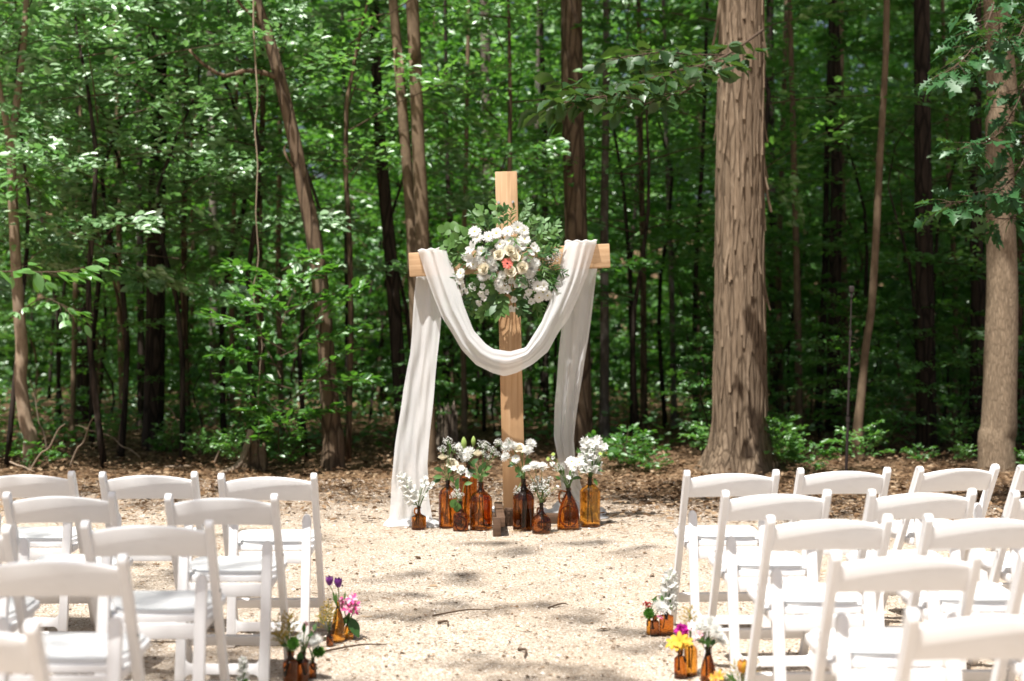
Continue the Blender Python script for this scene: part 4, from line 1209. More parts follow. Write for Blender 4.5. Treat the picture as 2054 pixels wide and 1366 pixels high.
ra = edge([(1134, 490), (1131, 600), (1126, 660), (1124, 680), (1113, 806), (1112, 881), (1121, 932), (1128, 985), (1135, 1018)])
rb = edge([(1198, 490), (1200, 534), (1188, 622), (1181, 680), (1162, 790), (1151, 881), (1153, 920), (1165, 973), (1190, 1012)])
cloth('tail', ra, rb, lambda u, v: CD + .03 + .42 * u * u, 70, 30, 2.0, lambda u: .012 + .02 * u, 12)


def puddle(x0, x1, y, d, w_, h, seed, taper=1.0):
    """the end of the cloth lying in folds on the ground"""
    r = random.Random(seed); nu, nv = 34, 18; V = []
    a = P(x0, 0, d); b = P(x1, 0, d)
    ph = [r.uniform(0, 6.28) for _ in range(6)]
    for i in range(nu + 1):
        u = i / nu
        for j in range(nv + 1):
            v = j / nv
            x = a.x + (b.x - a.x) * u + .02 * math.sin(9 * v + ph[0]); yy = d + w_ * (v - .5) * (.75 + .25 * math.sin(math.pi * u)) + .03 * math.sin(7 * u + ph[1])
            e = math.sin(math.pi * min(max(u, .0), 1)) ** .5 * math.sin(math.pi * v) ** .6
            z = .006 + h * e * (.5 + .3 * math.sin(11 * u + 4 * v + ph[2]) + .2 * math.sin(17 * v - 6 * u + ph[3]) + .15 * math.sin(23 * u + 15 * v + ph[4]))
            V.append(Vector((x, yy, max(z, .004))) - Vector(drape.location))
    B = MB(); B.add(V, [(i * (nv + 1) + j, i * (nv + 1) + j + 1, (i + 1) * (nv + 1) + j + 1, (i + 1) * (nv + 1) + j) for i in range(nu) for j in range(nv)])
    obj('trailing_hem', B.mesh('trailing_hem', [M['cloth']]), drape)


puddle(774, 886, 0, 10.36, .26, .10, 1)
puddle(1080, 1216, 0, 10.86, .42, .15, 2)
puddle(955, 1010, 0, 11.15, .2, .06, 3)


# ------------------------------------------------------------------ flowers (all face +Z)
_ico = bmesh.new(); bmesh.ops.create_icosphere(_ico, subdivisions=1, radius=1.0)
ICO_V = [v.co.copy() for v in _ico.verts]; ICO_F = [tuple(v.index for v in f.verts) for f in _ico.faces]; _ico.free()


def petal(B, L, W, cup, curl, Mx, m=0, nu=4, tipw=.5):
    V = []; Fc = []
    for i in range(nu + 1):
        u = i / nu
        w_ = W * (math.sin(math.pi * (.08 + .84 * u ** 1.1)) ** .7) * .5
        if i == nu: w_ *= tipw
        z = curl * u * u * L
        V += [Mx @ Vector((u * L, w_, z + cup * w_)), Mx @ Vector((u * L, 0, z)), Mx @ Vector((u * L, -w_, z + cup * w_))]
    for i in range(nu):
        a = i * 3; Fc += [(a, a + 1, a + 4, a + 3), (a + 1, a + 2, a + 5, a + 4)]
    B.add(V, Fc, m)


def dome(B, r, h, m, n=10):
    V = [(0, 0, h)]; Fc = []
    for j, (q, z) in enumerate(((.5, .86), (.85, .5), (1, 0))):
        for k in range(n): V.append((r * q * math.cos(2 * math.pi * k / n), r * q * math.sin(2 * math.pi * k / n), h * z))
    for k in range(n): Fc.append((0, 1 + k, 1 + (k + 1) % n))
    for j in range(2):
        for k in range(n): Fc.append((1 + j * n + k, 1 + (j + 1) * n + k, 1 + (j + 1) * n + (k + 1) % n, 1 + j * n + (k + 1) % n))
    B.add(V, Fc, m)


def RZ(a): return Matrix.Rotation(a, 4, 'Z')
def RY(a): return Matrix.Rotation(a, 4, 'Y')
def TX(x, z=0): return Matrix.Translation((x, 0, z))


def daisy(name, pm, em, n=16, layers=((0, .05), (.35, .35)), W=.30, eye=.22, seed=0, pcount=None, jit=.12):
    r = random.Random(seed); B = MB()
    for li, (rise, tilt) in enumerate(layers):
        for k in range(n):
            a = 2 * math.pi * (k + .5 * li) / n + r.uniform(-.06, .06)
            petal(B, (.92 - .2 * li * .6) * r.uniform(.88, 1.06), W * r.uniform(.85, 1.15), .35, r.uniform(-.25, .05), RZ(a) @ TX(.08, .05 * li) @ RY(-tilt + r.uniform(-jit, jit)))
    if em: dome(B, eye, eye * .6, 1)
    return B.mesh(name, [M[pm]] + ([M[em]] if em else []))


def mum(name, pm, seed=0, n=90, up=.9, W=.16, em=None):
    """many narrow petals, flat below and rising to the middle"""
    r = random.Random(seed); B = MB()
    for k in range(n):
        q = (k + .5) / n
        a = k * 2.39996
        tilt = -.15 + 1.35 * (1 - q) ** .9 * up
        L = (.45 + .55 * q ** .6) * r.uniform(.9, 1.08)
        petal(B, L, W, .5, .18, RZ(a) @ TX(.02 + .04 * q, .05 * (1 - q)) @ RY(-tilt + r.uniform(-.1, .1)), nu=3)
    return B.mesh(name, [M[pm]])


def pom(name, pm, seed=0, n=130, W=.16, ruffle=0.0):
    r = random.Random(seed); B = MB()
    for k in range(n):
        z = 1 - 1.75 * (k + .5) / n; a = k * 2.39996
        el = math.asin(max(-1, min(1, z)))
        petal(B, .55 * r.uniform(.85, 1.12), W * r.uniform(.8, 1.2), .5, .25 + ruffle * r.uniform(-1, 1), RZ(a + r.uniform(-.1, .1)) @ RY(-el + ruffle * r.uniform(-.6, .6)) @ TX(.42), nu=3, tipw=.7 if not ruffle else 1.1)
    B.add([v * .62 for v in ICO_V], ICO_F)
    return B.mesh(name, [M[pm]])


def rose(name, pm, seed=0, open_=1.0):
    r = random.Random(seed); B = MB(); n = 24
    for k in range(n):
        q = k / (n - 1); a0 = k * 2.39996
        rr = .13 + .59 * q; h = .95 - .32 * q; fl = (.02 + .38 * q * q) * open_
        wd = 1.25 - .35 * q
        V = []; Fc = []; nu, nv = 6, 5
        for i in range(nv + 1):
            v = i / nv
            for j in range(nu + 1):
                u = -1 + 2 * j / nu
                rad = rr * (.30 + .70 * math.sin(v * math.pi / 2 * 1.05)) * (1 - .80 * (1 - q) ** 1.3 * v ** 1.5) + fl * v ** 3 + .03 * math.sin(3 * u + k)
                z = h * v - .12 * u * u * v - fl * .5 * v ** 5
                a = a0 + u * wd * (.55 + .45 * math.sin(math.pi * (.25 + .5 * v)))
                V.append((rad * math.cos(a), rad * math.sin(a), z - .2))
        for i in range(nv):
            for j in range(nu): Fc.append((i * (nu + 1) + j, i * (nu + 1) + j + 1, (i + 1) * (nu + 1) + j + 1, (i + 1) * (nu + 1) + j))
        B.add(V, Fc)
    B.add([Vector((v.x * .27, v.y * .27, v.z * .36 + .28)) for v in ICO_V], ICO_F)
    for k in range(7):
        petal(B, .42, .34, .9, .35, Matrix.Translation((0, 0, .30)) @ RZ(k * 2.4) @ TX(.10 + .02 * k) @ RY(-1.25 + .05 * k), nu=3, tipw=.9)
    return B.mesh(name, [M[pm]])


def tulip(name, pm, pm2=None, seed=0, open_=0.1):
    r = random.Random(seed); B = MB()
    for k in range(6):
        a0 = k * math.pi / 3 + (0 if k < 3 else .0); R = 1 if k % 2 else .93
        V = []; Fc = []; nu, nv = 6, 8
        for i in range(nv + 1):
            v = i / nv
            rad = R * (.18 + .62 * math.sin(math.pi * min(1, .08 + .62 * v)) ** .9 - .10 * v ** 3 + open_ * v ** 2)
            wd = .78 * math.sin(math.pi * (.10 + .86 * v)) ** .55
            for j in range(nu + 1):
                u = -1 + 2 * j / nu
                V.append((rad * math.cos(a0 + u * wd), rad * math.sin(a0 + u * wd), 1.9 * v - .10 * u * u * v))
        for i in range(nv):
            for j in range(nu): Fc.append((i * (nu + 1) + j, i * (nu + 1) + j + 1, (i + 1) * (nu + 1) + j + 1, (i + 1) * (nu + 1) + j))
        B.add(V, Fc, 1 if pm2 and k % 2 else 0)
    return B.mesh(name, [M[pm]] + ([M[pm2]] if pm2 else []))


def trumpet(name, pm, pm2, seed=0, n=6, flare=.9, L=1.0):
    r = random.Random(seed); B = MB()
    for k in range(n):
        petal(B, L, .5, .45, -.25, RZ(k * 2 * math.pi / n + r.uniform(-.1, .1)) @ TX(.04, -.2) @ RY(-(1.2 - flare) + r.uniform(-.12, .12)), k % 2, nu=5, tipw=.35)
    return B.mesh(name, [M[pm], M[pm2]])





def balls(name, pm, seed=0, n=60, br=.085, shape=(1, 1, .75), stems=True, size_j=.35):
    """spray of tiny round florets on hair-thin stalks, unit radius, stalks meet below"""
    r = random.Random(seed); B = MB()
    for k in range(n):
        while True:
            p = Vector((r.uniform(-1, 1), r.uniform(-1, 1), r.uniform(-.8, 1)))
            if p.length < 1: break
        p = Vector((p.x * shape[0], p.y * shape[1], p.z * shape[2]))
        s = br * r.uniform(1 - size_j, 1 + size_j)
        B.add([p + v * s for v in ICO_V], ICO_F, 0)
        if stems and k % 2 == 0:
            B.add(*tube_geo([Vector((0, 0, -1.1)), p * .45 + Vector((0, 0, -.35)), p], [.022, .014, .010], 3, cap=False), 1)
    return B.mesh(name, [M[pm], M['stem']])


def spike(name, pm, seed=0, n=26, leaf=True, fl=.21, gm='stem'):
    """flower spike of unit height along +Z"""
    r = random.Random(seed); B = MB()
    B.add(*tube_geo([(0, 0, -.1), (.01, 0, .5), (0, 0, 1)], [.02, .017, .01], 5), 1)
    for k in range(n):
        q = .12 + .86 * k / n; a = k * 2.39996; s = fl * (1.15 - .6 * q) * r.uniform(.8, 1.2)
        Mx = Matrix.Translation((0, 0, q)) @ RZ(a) @ RY(-.5) @ Matrix.Translation((.05, 0, 0))
        for j in range(4): petal(B, s, s * .75, .4, .1, Mx @ Matrix.Rotation(j * math.pi / 2, 4, 'X') @ RY(-.6), 0, nu=2)
        if leaf and k % 3 == 0: petal(B, s * 1.1, s * .4, .3, -.3, Mx @ RY(.6), 1, nu=2)
    return B.mesh(name, [M[pm], M[gm]])


def goldenrod(name, seed=0):
    r = random.Random(seed); B = MB()
    B.add(*tube_geo([(0, 0, -.2), (.02, 0, .4), (.12, 0, .95)], [.016, .012, .006], 4), 1)
    for k in range(14):
        q = .3 + .65 * k / 14; a = k * 2.4; L = .38 * (1.15 - .8 * q)
        p0 = Vector((.12 * q * q, 0, q)); d = Vector((math.cos(a), math.sin(a), .75))
        p1 = p0 + d * L
        B.add(*tube_geo([p0, p0 + d * L * .6, p1 + Vector((0, 0, -.03))], [.008, .006, .004], 3, cap=False), 1)
        for j in range(12):
            t = .25 + .75 * j / 12; c = p0 + d * L * t + Vector((r.gauss(0, .02), r.gauss(0, .02), r.gauss(.01, .02)))
            s = r.uniform(.009, .019); B.add([c + v * s for v in ICO_V], ICO_F, 0)
    return B.mesh(name, [M['gold'], M['stem']])


def bud(name, pm):
    B = MB(); n, m = 12, 9; V = []; Fc = []
    for i in range(m + 1):
        v = i / m; rr = .42 * math.sin(math.pi * (.05 + .92 * v)) ** .8
        for k in range(n): V.append((rr * (1 + .10 * math.cos(3 * 2 * math.pi * k / n)) * math.cos(2 * math.pi * k / n), rr * (1 + .10 * math.cos(6 * math.pi * k / n)) * math.sin(2 * math.pi * k / n), 2.0 * v - 1))
    for i in range(m):
        for k in range(n): Fc.append((i * n + k, i * n + (k + 1) % n, (i + 1) * n + (k + 1) % n, (i + 1) * n + k))
    B.add(V, Fc); return B.mesh(name, [M[pm]])


FL = {'daisy': [daisy('daisy', 'white', 'eye', seed=i) for i in range(3)],
      'mum': [mum('mum', 'white', seed=i) for i in range(2)],
      'spider': [mum('spider_mum', 'white', seed=9, n=110, up=.6, W=.10)],
      'rose': [rose('rose', 'cream', seed=i) for i in range(2)], 'roseclosed': [rose('rose', 'cream', seed=5, open_=.45)],
      'gerbera': [daisy('gerbera', 'coral', 'darkeye', n=13, layers=((0, .1),), W=.36, eye=.2, seed=4)],
      'small': [daisy('blossom', 'white', 'lime', n=6, layers=((0, .45),), W=.75, eye=.16, seed=i) for i in range(2)],
      'baby': [balls('babys_breath', 'white', seed=i) for i in range(3)],
      'lace': [balls('lace_flower', 'white', seed=8, n=190, br=.04, shape=(1, 1, .6))],
      'stock': [spike('stock_spike', 'white', seed=i) for i in range(2)],
      'lily': [trumpet('lily', 'white', 'white', flare=.35, seed=2)], 'bud': [bud('lily_bud', 'lime')],
      'gbud': [daisy('green_bud', 'lime', 'eye', n=9, layers=((0, .3),), W=.5, eye=.4, seed=3)],
      'greenpom': [pom('green_pom', 'greenpom', seed=1)], 'carnation': [pom('carnation', 'magenta', seed=2, n=80, W=.4, ruffle=.7)],
      'tulip': [tulip('tulip', 'purple', 'purple')], 'tulip2': [tulip('tulip', 'lilac', 'purple', seed=1)], 'otulip': [tulip('tulip', 'orange', 'yellow', open_=.05)],
      'alstro': [trumpet('alstroemeria', 'pink', 'palepink', seed=i) for i in range(3)], 'blush': [trumpet('alstroemeria', 'blush', 'palepink', seed=7, flare=.5)],
      'pinkw': [trumpet('alstroemeria', 'palepink', 'white', seed=6)],
      'yellowf': [trumpet('yellow_blossom', 'yellow', 'yellow', seed=11, flare=1.0), trumpet('yellow_blossom', 'yellow', 'yellow', seed=12, flare=.6)],
      'peach': [trumpet('peach_blossom', 'orange', 'yellow', seed=13, flare=.6)],
      'berries': [balls('berries', 'red', seed=4, n=26, br=.2, stems=False)], 'gold': [goldenrod('goldenrod', i) for i in range(3)]}
PART = {'daisy': 'daisy', 'mum': 'chrysanthemum', 'spider': 'spider_chrysanthemum', 'rose': 'rose', 'roseclosed': 'rose', 'gerbera': 'gerbera', 'small': 'blossom', 'baby': 'babys_breath', 'lace': 'lace_flower', 'stock': 'flower_spike', 'lily': 'lily', 'bud': 'lily_bud', 'gbud': 'green_bud', 'greenpom': 'green_chrysanthemum', 'carnation': 'carnation', 'tulip': 'tulip', 'tulip2': 'tulip', 'otulip': 'tulip', 'alstro': 'alstroemeria', 'blush': 'alstroemeria', 'pinkw': 'alstroemeria', 'yellowf': 'yellow_blossom', 'peach': 'peach_blossom', 'berries': 'berries', 'gold': 'goldenrod'}


def face(n, roll): return Vector(n).to_track_quat('Z', 'Y') @ Quaternion((0, 0, 1), roll)


# ------------------------------------------------------------------ bouquet on the cross
def bouquet():
    r = random.Random(12)
    bc = P(1022, 525, CD - .13)
    root = thing('flower_spray', 'large spray of white flowers and green leaves tied to the cross', 'bouquet', bc)
    Z = lambda zx, zy: (860 + zx * .205, 380 + zy * .205)

    def pos(zx, zy, extra=0.0):
        px, py = Z(zx, zy)
        p = P(px, py, CD - .13) - bc
        rr = math.hypot(p.x / .42, p.z / .42)
        p.y = -.16 * math.sqrt(max(0, 1 - rr * rr)) - .02 - extra
        return p

    def out(p): return Vector((p.x * 1.5 + r.gauss(0, .12), -.55 + p.y * .5, p.z * 1.1 + .12 + r.gauss(0, .12))).normalized()

    def flower(kind, zx, zy, rz_, extra=.02, spread=1.0):
        p = pos(zx, zy, extra); s = rz_ * .205 / F * (CD - .13)
        q = out(p)
        obj(PART[kind], r.choice(FL[kind]), root, p, face(q, r.uniform(0, 6)), s)

    for (x, y, s) in ((690, 655, 58), (795, 620, 60), (850, 680, 50), (910, 780, 60), (800, 815, 56), (550, 790, 58)): flower('rose', x, y, s, .05)
    flower('gerbera', 770, 740, 60, .065)
    for (x, y, s) in ((455, 430, 62), (480, 490, 56), (590, 480, 58), (665, 450, 60), (775, 430, 60), (870, 390, 62), (930, 420, 56), (935, 505, 60), (785, 525, 52), (700, 555, 54), (860, 545, 56), (905, 575, 52), (320, 830, 55), (315, 890, 52), (1060, 955, 58), (1115, 950, 54), (1110, 1010, 60), (1075, 1060, 54), (1155, 1040, 54), (520, 620, 52), (440, 745, 50)): flower('daisy', x, y, s * 1.12, .03)
    for (x, y, s) in ((590, 625, 50), (620, 715, 62), (500, 705, 58), (540, 850, 60), (610, 840, 55), (1000, 790, 62), (1030, 735, 56), (985, 835, 50), (690, 925, 52), (640, 770, 52), (720, 850, 46), (950, 700, 45)): flower('mum', x, y, s * 1.12, .025)
    for (x, y, s) in ((720, 985, 40), (770, 985, 40), (690, 970, 36), (860, 930, 42), (920, 945, 42), (900, 900, 34), (970, 1010, 40), (950, 1050, 34), (1000, 1100, 36), (350, 960, 38), (330, 1010, 34), (380, 1000, 30), (800, 1165, 36), (850, 1170, 36), (830, 1080, 34), (1020, 570, 40), (1000, 635, 36), (1045, 600, 34), (540, 955, 34), (520, 1025, 36), (550, 1065, 34), (500, 1110, 36), (580, 1010, 30), (700, 890, 34), (800, 905, 34)): flower('small', x, y, s * 1.15, .02)
    for (x, y, s) in ((1180, 690, 55), (1240, 665, 55), (1270, 640, 42), (360, 670, 46), (770, 930, 60), (1000, 900, 60), (560, 680, 60), (870, 640, 50), (430, 960, 50)): flower('baby', x, y, s, .02)
    for (x, y, s, dx, dz) in ((440, 600, 95, -.7, .45), (430, 690, 100, -.8, -.1)):
        p = pos(x, y, .05); obj('lily', FL['lily'][0], root, p, face((dx, -.55, dz), 1), s * .205 / F * CD)
    # stems (bundle behind the flowers)
    B = MB()
    for k in range(30):
        a = k * 2.4; e = Vector((.33 * math.cos(a), -.02, .33 * math.sin(a)))
        B.add(*tube_geo([Vector((0, .03, 0)), e * .5 + Vector((0, -.03, 0)), e], [.005, .004, .003], 4, cap=False))
    obj('stems', B.mesh('stems', [M['stem']]), root)['kind'] = 'stuff'
    # leafy sprigs: (start, end in zoomed coordinates, kind, leaf length, pairs)
    sprigs = [((420, 480), (170, 400), 'round', .075, 5), ((420, 560), (190, 570), 'round', .075, 6), ((420, 640), (215, 720), 'ovate', .075, 6), ((380, 600), (230, 660), 'ovate', .07, 4),
              ((640, 400), (510, 210), 'round', .07, 5), ((680, 380), (640, 150), 'round', .065, 5), ((740, 400), (740, 190), 'ovate_dark', .055, 6), ((820, 380), (830, 210), 'lance_g', .06, 6), ((560, 420), (420, 240), 'lance', .06, 6), ((600, 420), (590, 300), 'ovate_dark', .06, 4),
              ((880, 360), (960, 140), 'ovate_pale', .05, 7), ((880, 340), (990, 200), 'ovate_pale', .05, 6), ((980, 460), (1130, 320), 'ovate_pale', .055, 6), ((1000, 500), (1250, 350), 'ovate_pale', .06, 7), ((1020, 540), (1240, 430), 'ovate', .055, 7), ((1030, 590), (1250, 580), 'ovate', .06, 6), ((980, 420), (1050, 300), 'ovate', .055, 5), ((1040, 640), (1200, 610), 'ovate_dark', .06, 5),
              ((1060, 660), (1370, 900), 'lance', .07, 9), ((1060, 720), (1320, 830), 'lance', .065, 8), ((1080, 760), (1210, 940), 'lance', .065, 6), ((1080, 700), (1150, 900), 'lance_g', .06, 5),
              ((560, 860), (450, 1000), 'round', .08, 4), ((600, 880), (600, 990), 'round', .08, 3), ((650, 980), (660, 1200), 'ovate_dark', .10, 5), ((740, 1000), (690, 1180), 'ovate', .09, 4), ((600, 1000), (530, 1230), 'ovate', .08, 5), ((480, 980), (310, 1240), 'ovate_dark', .08, 6), ((430, 980), (420, 1180), 'ovate', .07, 5), ((400, 900), (360, 1280), 'lance', .07, 7),
              ((880, 1000), (920, 1190), 'ovate_dark', .08, 5), ((930, 980), (900, 1100), 'ovate', .07, 3), ((1000, 980), (1050, 1170), 'ovate', .075, 5), ((1060, 1060), (1110, 1240), 'lance_g', .07, 5), ((780, 980), (840, 1010), 'ovate_dark', .08, 2), ((720, 720), (690, 760), 'ovate_dark', .09, 2), ((380, 760), (170, 900), 'lance', .07, 6), ((400, 760), (160, 720), 'lance', .06, 5), ((640, 780), (620, 850), 'ovate_dark', .06, 2), ((900, 840), (890, 900), 'ovate_pale', .07, 3),
              ((520, 560), (560, 660), 'ovate_dark', .06, 4), ((620, 560), (610, 540), 'ovate', .06, 3), ((860, 480), (840, 540), 'lance_g', .06, 3), ((960, 600), (970, 690), 'ovate_dark', .06, 3), ((470, 620), (500, 700), 'lance_g', .06, 3), ((740, 880), (760, 930), 'lance_g', .05, 3)]
    SB = MB()
    for (a, b, kd, ll, n) in sprigs:
        p0 = pos(*a) + Vector((0, .03, 0)); p1 = pos(*b) + Vector((0, r.uniform(-.06, .03), 0))
        path = smooth_path([p0, (p0 + p1) / 2 + Vector((r.gauss(0, .012), -.02, r.gauss(.01, .012))), p1], 8)
        SB.add(*tube_geo(path, [.003 - .00022 * i for i in range(9)], 4, cap=False))
        for k in range(n * 2 + 1):
            u = .15 + .85 * k / (n * 2); i = min(int(u * 8), 7); q = path[i].lerp(path[i + 1], u * 8 - i)
            td = (path[8] - path[0]).normalized(); sd = (-1) ** k
            side = td.cross(Vector((0, -1, 0))).normalized() * sd
            dv = td * r.uniform(.4, .9) + side * r.uniform(.4, .9) + Vector((0, r.uniform(-.5, .3), 0))
            if k == n * 2: dv = td + Vector((0, -.1, 0))
            s = ll * r.uniform(.7, 1.1)
            obj('leaf', LM[kd], root, q, leaf_rot(dv, Vector((r.gauss(0, .5), -1, r.gauss(.5, .5)))), s)
    obj('sprigs', SB.mesh('sprigs', [M['stem']]), root)['kind'] = 'stuff'


bouquet()

# ------------------------------------------------------------------ bottles and what stands in them
PROF = {
    'growler': [(0, .0), (.80, .0), (.96, .02), (1, .05), (1, .58), (.97, .65), (.86, .71), (.62, .765), (.40, .80), (.27, .84), (.23, .88), (.22, .93), (.27, .935), (.27, .95), (.22, .955), (.24, .97), (.24, 1.0)],
    'tall': [(0, 0), (.85, 0), (.97, .02), (1, .05), (1, .66), (.96, .72), (.80, .785), (.50, .835), (.30, .865), (.24, .90), (.23, .94), (.29, .945), (.29, .96), (.23, .965), (.25, 1.0)],
    'teardrop': [(0, 0), (.90, 0), (.99, .02), (1, .06), (.99, .18), (.95, .32), (.84, .50), (.64, .66), (.42, .78), (.27, .86), (.20, .91), (.19, .95), (.25, .955), (.25, .975), (.2, .98), (.21, 1.0)],
    'globe': [(0, 0), (.84, 0), (.97, .02), (1, .05), (1, .28), (.98, .40), (.86, .50), (.60, .59), (.36, .66), (.25, .73), (.21, .82), (.20, .91), (.25, .92), (.25, .95), (.2, .96), (.22, 1.0)],
    'jug': [(0, 0), (.9, 0), (.98, .02), (1, .05), (1, .50), (.96, .55), (.75, .605), (.45, .65), (.27, .70), (.23, .78), (.22, .90), (.30, .91), (.30, .96), (.24, .97), (.25, 1.0)],
    'boston': [(0, 0), (.88, 0), (.97, .015), (1, .05), (1, .62), (.96, .68), (.80, .735), (.56, .77), (.45, .80), (.43, .88), (.52, .885), (.52, .91), (.43, .915), (.43, .94), (.52, .945), (.52, 1.0)],
    'wine': [(0, 0), (.9, 0), (.99, .02), (1, .06), (1, .30), (.94, .42), (.76, .58), (.52, .74), (.38, .86), (.35, .96), (.41, .965), (.41, 1.0)],
    'square': [(0, 0), (.9, 0), (.98, .02), (1, .05), (1, .80), (.96, .86), (.75, .90), (.45, .93), (.36, .95), (.36, 1.0)]}


def bottle_mesh(kind, R, Hh, mat, flat=1.0, sq=2.0, n=32):
    pr = [(a * R, b * Hh) for a, b in PROF[kind]]
    pts = smooth_path([(0.0 + a, 0, b) for a, b in pr], (len(pr) - 1) * 2)
    V = []; Fc = []
    m = len(pts)
    for p in pts:
        rr = max(p.x, .0004)
        k0 = min(1, max(0, (rr / R - .5) / .35))      # the neck stays round
        e = 2 + (sq - 2) * k0; fl = 1 + (flat - 1) * k0
        for k in range(n):
            th = 2 * math.pi * k / n; c, s = math.cos(th), math.sin(th)
            q = (abs(c) ** e + abs(s) ** e) ** (-1 / e)
            V.append((rr * q * c, rr * q * s * fl, p.z))
    for i in range(m - 1):
        for k in range(n):
            k2 = (k + 1) % n; Fc.append((i * n + k, i * n + k2, (i + 1) * n + k2, (i + 1) * n + k))
    Fc.append(tuple(range(n - 1, -1, -1))); Fc.append(tuple((m - 1) * n + k for k in range(n)))
    B = MB(); B.add(V, Fc)
    return B.mesh('bottle_body', [M[mat]], angle=60)


def bottle(label, kind, cx, base, wpx, toppx, mat='amber', handle=None, ring=None, flat=1.0, sq=2.0, back=0.0, group=None, neckdx=0):
    """cx, base, wpx, toppx in photo pixels; returns (root, centre, mouth)"""
    d0 = gd(base) + back
    R = wpx / 2 * d0 / F; d = d0 + R * flat
    sc = F / d
    loc = Vector(((cx - 1027) / sc, d, 0))
    top = H + (HY - toppx) / sc
    t = thing('bottle', label, 'bottle', loc, 0, group)
    obj('glass_body', bottle_mesh(kind, R, top, mat, flat, sq), t)
    if handle:
        sx, z0, z1, rr = handle
        x0 = sx * R * .30; x1 = sx * R * rr
        B = MB(); path = smooth_path([(sx * R * .2, 0, z1 * top), (x1 * .8, 0, z1 * top + .006), (x1, 0, (z0 * .35 + z1 * .65) * top), (x1 * .92, 0, (z0 * .8 + z1 * .2) * top), (x1 * .62, 0, z0 * top)], 14)
        B.add(*tube_geo(path, [max(.006, R * .085)] * 15, 8)); obj('handle', B.mesh('handle', [M[mat]]), t)
    if ring:
        zc, rx, rz_ = ring; B = MB(); pts = []
        for k in range(33):
            th = 2 * math.pi * k / 32
            x = R * rx * math.cos(th); z = top * (zc + rz_ * math.sin(th))
            pr = np.interp(z / top, [b for a, b in PROF[kind]], [a for a, b in PROF[kind]]) * R
            y = -flat * math.sqrt(max(pr * pr - x * x, 1e-6)); pts.append((x, y - .001, z))
        B.add(*tube_geo(pts, .0045, 6, cap=False)); obj('embossed_ring', B.mesh('embossed_ring', [M[mat]]), t)
    mouth = loc + Vector((0, 0, top))
    return t, loc, mouth, d


def bunch(label, bt, Zf, items, leaves=(), name='flower_bunch', seed=0, up=.6, group=None):
    """items: (kind, zx, zy, radius in zoomed px); Zf maps zoomed coordinates to (px, py, scale)"""
    t, loc, mouth, d = bt
    r = random.Random(seed + 77)
    root = thing(name, label, 'flowers', mouth - Vector((0, 0, .02)), 0, group)
    o = Vector(root.location); low = Vector((loc.x, loc.y, .03)) - o
    SB = 0
    for it in items:
        kind, zx, zy, rz_ = it[:4]
        px, py, k = Zf(zx, zy)
        dd = d + r.uniform(-.05, .03) * (1 if len(it) < 5 else 0) + (it[4] if len(it) > 4 else 0)
        p = P(px, py, dd) - o; s = rz_ * k / F * dd
        ctr = Vector((p.x, 0, p.z)).normalized() if p.length > .01 else Vector((0, 0, 1))
        if kind in ('stock', 'gold'):
            # zx, zy is the tip; the spike starts near the mouth
            L = p.length * (1.0 if kind == 'stock' else .95)
            q = face(p.normalized(), r.uniform(0, 6)); L = max(L, .02)
            obj(PART[kind], r.choice(FL[kind]), root, Vector((0, 0, 0)) + p * .06, q, L)
            stop = p * .1
        elif kind in ('tulip', 'tulip2', 'otulip', 'bud', 'roseclosed'):
            q = face(Vector((p.x * .8, -.12, 1)), r.uniform(0, 6)); obj(PART[kind], r.choice(FL[kind]), root, p - (q @ Vector((0, 0, s * (.95 if 'tulip' in kind else .3)))), q, s); stop = p - Vector((0, 0, s * .9))
        else:
            nrm = Vector((ctr.x * .7 + r.gauss(0, .2), -.75 + r.gauss(0, .15), up + r.gauss(0, .15)))
            if kind in ('baby', 'lace', 'berries'): nrm = p.normalized() + Vector((0, -.2, .2))
            q = face(nrm, r.uniform(0, 6)); obj(PART[kind], r.choice(FL[kind]), root, p, q, s); stop = p
        B = MB(); ent = Vector((r.uniform(-.008, .008), r.uniform(-.008, .008), 0))
        deep = items.index(it) % 3 == 0
        path = smooth_path([(low if deep else low * .18) + Vector((r.uniform(-.03, .03), r.uniform(-.03, .03), 0)) * (1 if deep else .15), ent, ent.lerp(stop, .5) + Vector((0, 0, stop.length * .12)), stop], 9)
        B.add(*tube_geo(path, .0022, 5)); obj('stem', B.mesh('stem', [M['stem']]), root)
    for (kd, zx, zy, L, dx, dz) in leaves:
        px, py, k = Zf(zx, zy); p = P(px, py, d - .01) - o; s = L * k / F * d
        obj('leaf', LM[kd], root, p, leaf_rot(Vector((dx, r.uniform(-.3, .0), dz)), Vector((r.gauss(0, .3), -1, .5))), s)
        B = MB(); B.add(*tube_geo([Vector((0, 0, -.01)), p * .5 + Vector((0, 0, .01)), p], .0022, 4)); obj('stem', B.mesh('stem', [M['stem']]), root)
    return root


Z4 = lambda x, y: (780 + x * .1684, 860 + y * .1684, .1684)
Z5 = lambda x, y: (980 + x * .1684, 860 + y * .1684, .1684)
ZA = lambda x, y: (530 + x * .1947, 1100 + y * .1947, .1947)
ZB = lambda x, y: (1270 + x * .1727, 1130 + y * .1727, .1727)


def zb(Zf, label, kind, cx, base, wz, top, mat='amber', **kw):
    a = Zf(cx, base); return bottle(label, kind, a[0], a[1], wz * a[2], Zf(cx, top)[1], mat, **kw)


